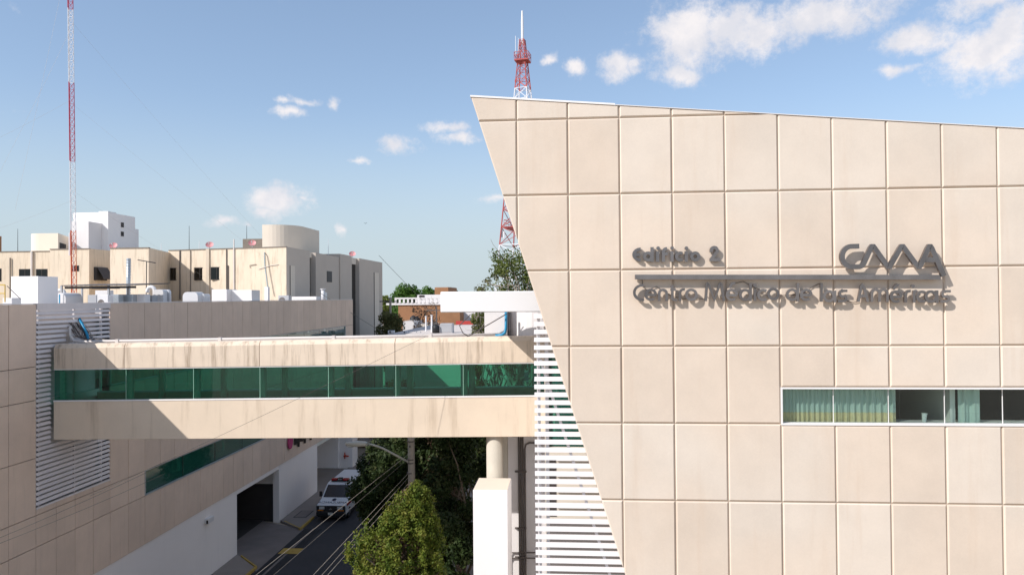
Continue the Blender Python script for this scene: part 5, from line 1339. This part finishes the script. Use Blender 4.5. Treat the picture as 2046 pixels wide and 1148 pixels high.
for i in range(N_ + 1):
    t = i / N_; cxx = h0.lerp(h1_, t); w = .05 + .155 * math.sin(math.pi * min(1, .12 + t * .86)) ** .7; hh = .045 + .085 * math.sin(math.pi * min(1, .1 + t * .88)) ** .7
    for j in range(n):
        q = 2 * math.pi * j / n; v.append((cxx.x, cxx.y + w * math.cos(q), cxx.z + hh * math.sin(q)))
for i in range(N_):
    for j in range(n): f.append((i * n + j, i * n + (j + 1) % n, (i + 1) * n + (j + 1) % n, (i + 1) * n + j))
f += [tuple(range(n)), tuple(N_ * n + j for j in range(n))[::-1]]
m.add(v, f).build('lamp_head', 'lamp_grey', lp, smooth=True)
q = h0.lerp(h1_, .78); MB().ell((q.x, q.y, q.z - .06), .22, .12, .10, 12, 6).build('lens', 'clear_lens', lp, smooth=True)
for i, ((pxa, pya), (pxb, pyb), mt) in enumerate((((822, 902), (400, 1236), 'wire_pale'), ((822, 910), (440, 1240), 'wire'), ((822, 938), (540, 1240), 'wire_pale'), ((822, 946), (566, 1235), 'wire_pale'), ((822, 958), (586, 1226), 'wire_pale'))):
    a, b = atY(pxa, pya, YP - .12), atY(pxb, pyb, 15)
    d = (b - a); b2 = b + d * 1.2
    tag(MB().tube([a, b, b2], .0065, 5).build('overhead_wire', mt), ['topmost overhead wire running from the concrete pole above the road', 'thin dark overhead wire just below the topmost one', 'pale overhead wire in the middle of the lower three', 'pale overhead wire just under the middle one', 'lowest pale overhead wire crossing before the bright tree'][i], 'wire', 'overhead street wires')
for i, (pa_, pb__, Ya, Yb) in enumerate((((-40, 1090), (330, 925), 16, 24), ((-40, 1100), (330, 945), 16, 24.2), ((180, 990), (850, 672), 20, 25.2), ((757, 510), (845, 600), 77, 95), ((640, 585), (772, 668), 58, 72))):
    a, b = atY(*pa_, Ya), atY(*pb__, Yb)
    tag(MB().tube(sag(a, b, .05, 6), .006 if i < 3 else .02, 4).build('thin_wire', 'wire'), ['thin wire crossing before the grey-brown panels, upper of two', 'thin wire crossing before the grey-brown panels, lower of two', 'thin wire slanting across the front of the footbridge', 'cable running down from the corner of the beige block to the town', 'dark cable crossing the rear bay of the beige block'][i], 'wire', 'thin wires')
for c in ([(1015, 625), (935, 672), (905, 684)], [(940, 628), (918, 650), (925, 665), (935, 671)]):
    tag(MB().tube([atY(x, y, 26.3) for x, y in c], .018, 6).build('hanging_cable', 'cable', smooth=True), 'dark cable hanging from the white canopy onto the bridge roof' if c[0][0] == 1015 else 'short looped dark cable under the white canopy', 'cable', 'cables under the canopy')

# ------------------------------------------------------------------ ambulance
def loft(profile, hw, name, mat, parent):
    """closed side profile (y,z) swept across the width, half width hw(z, y)"""
    n = len(profile); v = [(-hw(z, y), y, z) for y, z in profile] + [(hw(z, y), y, z) for y, z in profile]
    o = MB().add(v, [tuple(range(n)), tuple(range(n, 2 * n))[::-1]] + [(i, n + i, n + (i + 1) % n, (i + 1) % n) for i in range(n)]).build(name, mat, parent, pinv=False)
    bm = bmesh.new(); bm.from_mesh(o.data); bmesh.ops.recalc_face_normals(bm, faces=bm.faces)
    bmesh.ops.bevel(bm, geom=[e for e in bm.edges if len(e.link_faces) == 2 and e.calc_face_angle(0) > .5], offset=.05, segments=2, affect='EDGES', clamp_overlap=True)
    bm.to_mesh(o.data); bm.free(); return o
amb = thing('ambulance', 'white ambulance van with red light bar parked facing up the street', 'ambulance', (-15.97, 48.0, .004))
def hwv(z, y): return 1.0 if z < 1.15 else 1.0 - (z - 1.15) * .17
pv = [(.12, .42), (.02, .62), (.02, .98), (.10, 1.10), (.98, 1.30), (1.78, 2.08), (2.1, 2.16), (5.55, 2.18), (5.7, 2.05), (5.72, .45)]
vb = loft(pv, hwv, 'body', 'van_white', amb)
def vq(name, pts, mat, par, off=(0, 0, 0)): return MB().add([tuple(Vector(p) + Vector(off)) for p in pts], [tuple(range(len(pts)))]).build(name, mat, par, pinv=False)
def on_screen(t, x): z = 1.30 + .78 * t; y = .98 + .80 * t; nn = Vector((0, -.698, .716)); p = Vector((x, y, z)) + nn * .012; return p
hw0, hw1 = hwv(1.36, 0) - .10, hwv(2.02, 0) - .10
MB().add([on_screen(.05, -hw0), on_screen(.05, hw0), on_screen(.92, hw1), on_screen(.92, -hw1)] + [on_screen(.05, -hw0) + Vector((0, .03, -.03)), on_screen(.05, hw0) + Vector((0, .03, -.03)), on_screen(.92, hw1) + Vector((0, .03, -.03)), on_screen(.92, -hw1) + Vector((0, .03, -.03))],
         [(0, 1, 2, 3), (7, 6, 5, 4), (0, 4, 5, 1), (1, 5, 6, 2), (2, 6, 7, 3), (3, 7, 4, 0)]).build('windscreen', 'car_dark', amb, pinv=False)
for s in (-1, 1):
    x = lambda z: s * (hwv(z, 0) + .008)
    vq('side_window', [(x(1.4), 1.35, 1.4), (x(1.4), 2.45, 1.4), (x(1.95), 2.45, 1.95), (x(1.95), 1.85, 1.95)], 'car_dark', amb)
    vq('side_window', [(x(1.4), 2.7, 1.4), (x(1.4), 4.0, 1.4), (x(1.95), 4.0, 1.95), (x(1.95), 2.7, 1.95)], 'car_dark', amb)
    vq('side_stripe', [(s * 1.008, .3, .95), (s * 1.008, 5.6, .95), (s * 1.008, 5.6, 1.12), (s * 1.008, .3, 1.12)], 'red_lens', amb)
    MB().box(s * .62 - .19, s * .62 + .19, -.03, .08, .80, 1.0).build('headlight', 'clear_lens', amb, bevel=.02, pinv=False)
    MB().box(s * .70 - .2, s * .70 + .2, -.032, .07, .70, .785).build('indicator', 'amber_lens', amb, bevel=.01, pinv=False)
    mr_ = MB().box(s * 1.12 - .1, s * 1.12 + .1, 1.2, 1.32, 1.32, 1.68).build('mirror', 'van_black', amb, bevel=.03, pinv=False)
    MB().tube([(s * .95, 1.28, 1.42), (s * 1.08, 1.27, 1.42)], .03, 6).build('mirror_arm', 'van_black', mr_, pinv=False)
    for yy in (1.0, 4.5):
        wh = MB().tube([(s * .74, yy, .37), (s * .985, yy, .37)], .37, 20).build('wheel', 'rubber', amb, pinv=False)
        MB().tube([(s * .97, yy, .37), (s * 1.0, yy, .37)], .21, 14).build('rim', 'chrome', wh, pinv=False)
gr = MB().box(-.42, .42, -.02, .06, .72, 1.02).build('grille', 'van_black', amb, bevel=.02, pinv=False)
MB().box(-.985, .985, -.012, .06, .655, 1.045).build('grille_trim', 'van_black', amb, pinv=False)
MB().add([(-.13, -.045, .86), (-.05, -.045, .86), (-.05, -.045, .90), (.05, -.045, .90), (.05, -.045, .86), (.13, -.045, .86), (.13, -.045, .825), (.05, -.045, .825), (.05, -.045, .79), (-.05, -.045, .79), (-.05, -.045, .825), (-.13, -.045, .825)], [tuple(range(12))[::-1]]).build('emblem', 'chrome', gr, pinv=False)
MB().box(-.99, .99, -.10, .12, .40, .655).build('bumper', 'van_black', amb, bevel=.03, pinv=False)
MB().box(-.16, .16, -.125, -.10, .46, .62).build('number_plate', 'plate', amb, pinv=False)
MB().box(-.95, .95, .1, 5.6, .25, .41).build('chassis', 'van_black', amb, pinv=False)
lb = MB().box(-.62, .62, 1.98, 2.28, 2.20, 2.25).build('light_bar', 'van_black', amb, pinv=False)
for s in (-1, 1): MB().box(s * .41 - .2, s * .41 + .2, 1.97, 2.29, 2.252, 2.37).build('red_lens', 'red_lens', lb, bevel=.02, pinv=False)
MB().box(-.17, .17, 2.0, 2.26, 2.252, 2.42).build('spot_lamp', 'van_black', lb, bevel=.02, pinv=False)
for s in (-1, 1): MB().tube([(s * .07, 1.97, 2.33), (s * .07, 1.995, 2.33)], .045, 10).build('spot_lens', 'clear_lens', lb, pinv=False)
hood_n = Vector((0, -.2216, .9751)); hood_u = Vector((0, .9751, .2216))
def hood(x, t): p = Vector((x, .10, 1.10)) + hood_u * t; return p + hood_n * .014
fc = bpy.data.curves.new('hood_text', 'FONT'); fc.body = 'AMBULANCIA'; fc.align_x = 'CENTER'; fc.size = .30; fc.space_character = 1.08
fo = bpy.data.objects.new('hood_text', fc); COL.objects.link(fo)
me = bpy.data.meshes.new_from_object(fo.evaluated_get(bpy.context.evaluated_depsgraph_get())); bpy.data.objects.remove(fo)
for vv in me.vertices:
    p = hood(-vv.co.x * 1.0, .16 + vv.co.y * 1.25); vv.co = p
me.materials.append(MATS['van_blue']); link(bpy.data.objects.new('hood_lettering', me), amb, pinv=False)
m = MB()
for k in range(3):
    a = math.pi * k / 3 + math.pi / 2; u = Vector((math.cos(a), math.sin(a))); w = Vector((-u.y, u.x)) * .045
    m.add([hood(q.x, .66 + q.y * 1.3) + hood_n * (.001 * k) for q in (u * .15 + w, u * .15 - w, -u * .15 - w, -u * .15 + w)], [(0, 1, 2, 3)])
m.build('hood_star', 'van_blue', amb, pinv=False)
# dark car behind the trees
car = thing('parked_car', 'dark car parked behind the street trees under the pole', 'car', (-11.9, 47.5, .004))
pc_ = [(.1, .3), (0, .55), (.1, .8), (1.2, .98), (2.0, 1.42), (3.2, 1.45), (4.1, 1.02), (4.5, .95), (4.55, .4)]
loft(pc_, lambda z, y: .88 if z < .95 else .88 - (z - .95) * .4, 'body', 'car_dark', car)
MB().add([(-.74, 1.28, 1.03), (.74, 1.28, 1.03), (.64, 1.93, 1.395), (-.64, 1.93, 1.395), (-.74, 1.3, 1.0), (.74, 1.3, 1.0), (.64, 1.95, 1.36), (-.64, 1.95, 1.36)], [(0, 1, 2, 3), (7, 6, 5, 4), (0, 4, 5, 1), (1, 5, 6, 2), (2, 6, 7, 3), (3, 7, 4, 0)]).build('windscreen', 'dark_glass', car, pinv=False)
for s in (-1, 1):
    MB().box(s * .62 - .16, s * .62 + .16, .0, .12, .62, .76).build('headlight', 'clear_lens', car, bevel=.02, pinv=False)
    for yy in (.85, 3.6):
        wh = MB().tube([(s * .7, yy, .31), (s * .885, yy, .31)], .31, 18).build('wheel', 'rubber', car, pinv=False); MB().tube([(s * .87, yy, .31), (s * .9, yy, .31)], .18, 12).build('rim', 'chrome', wh, pinv=False)
MB().box(-.8, .8, -.03, .1, .35, .52).build('bumper', 'car_dark', car, bevel=.03, pinv=False)
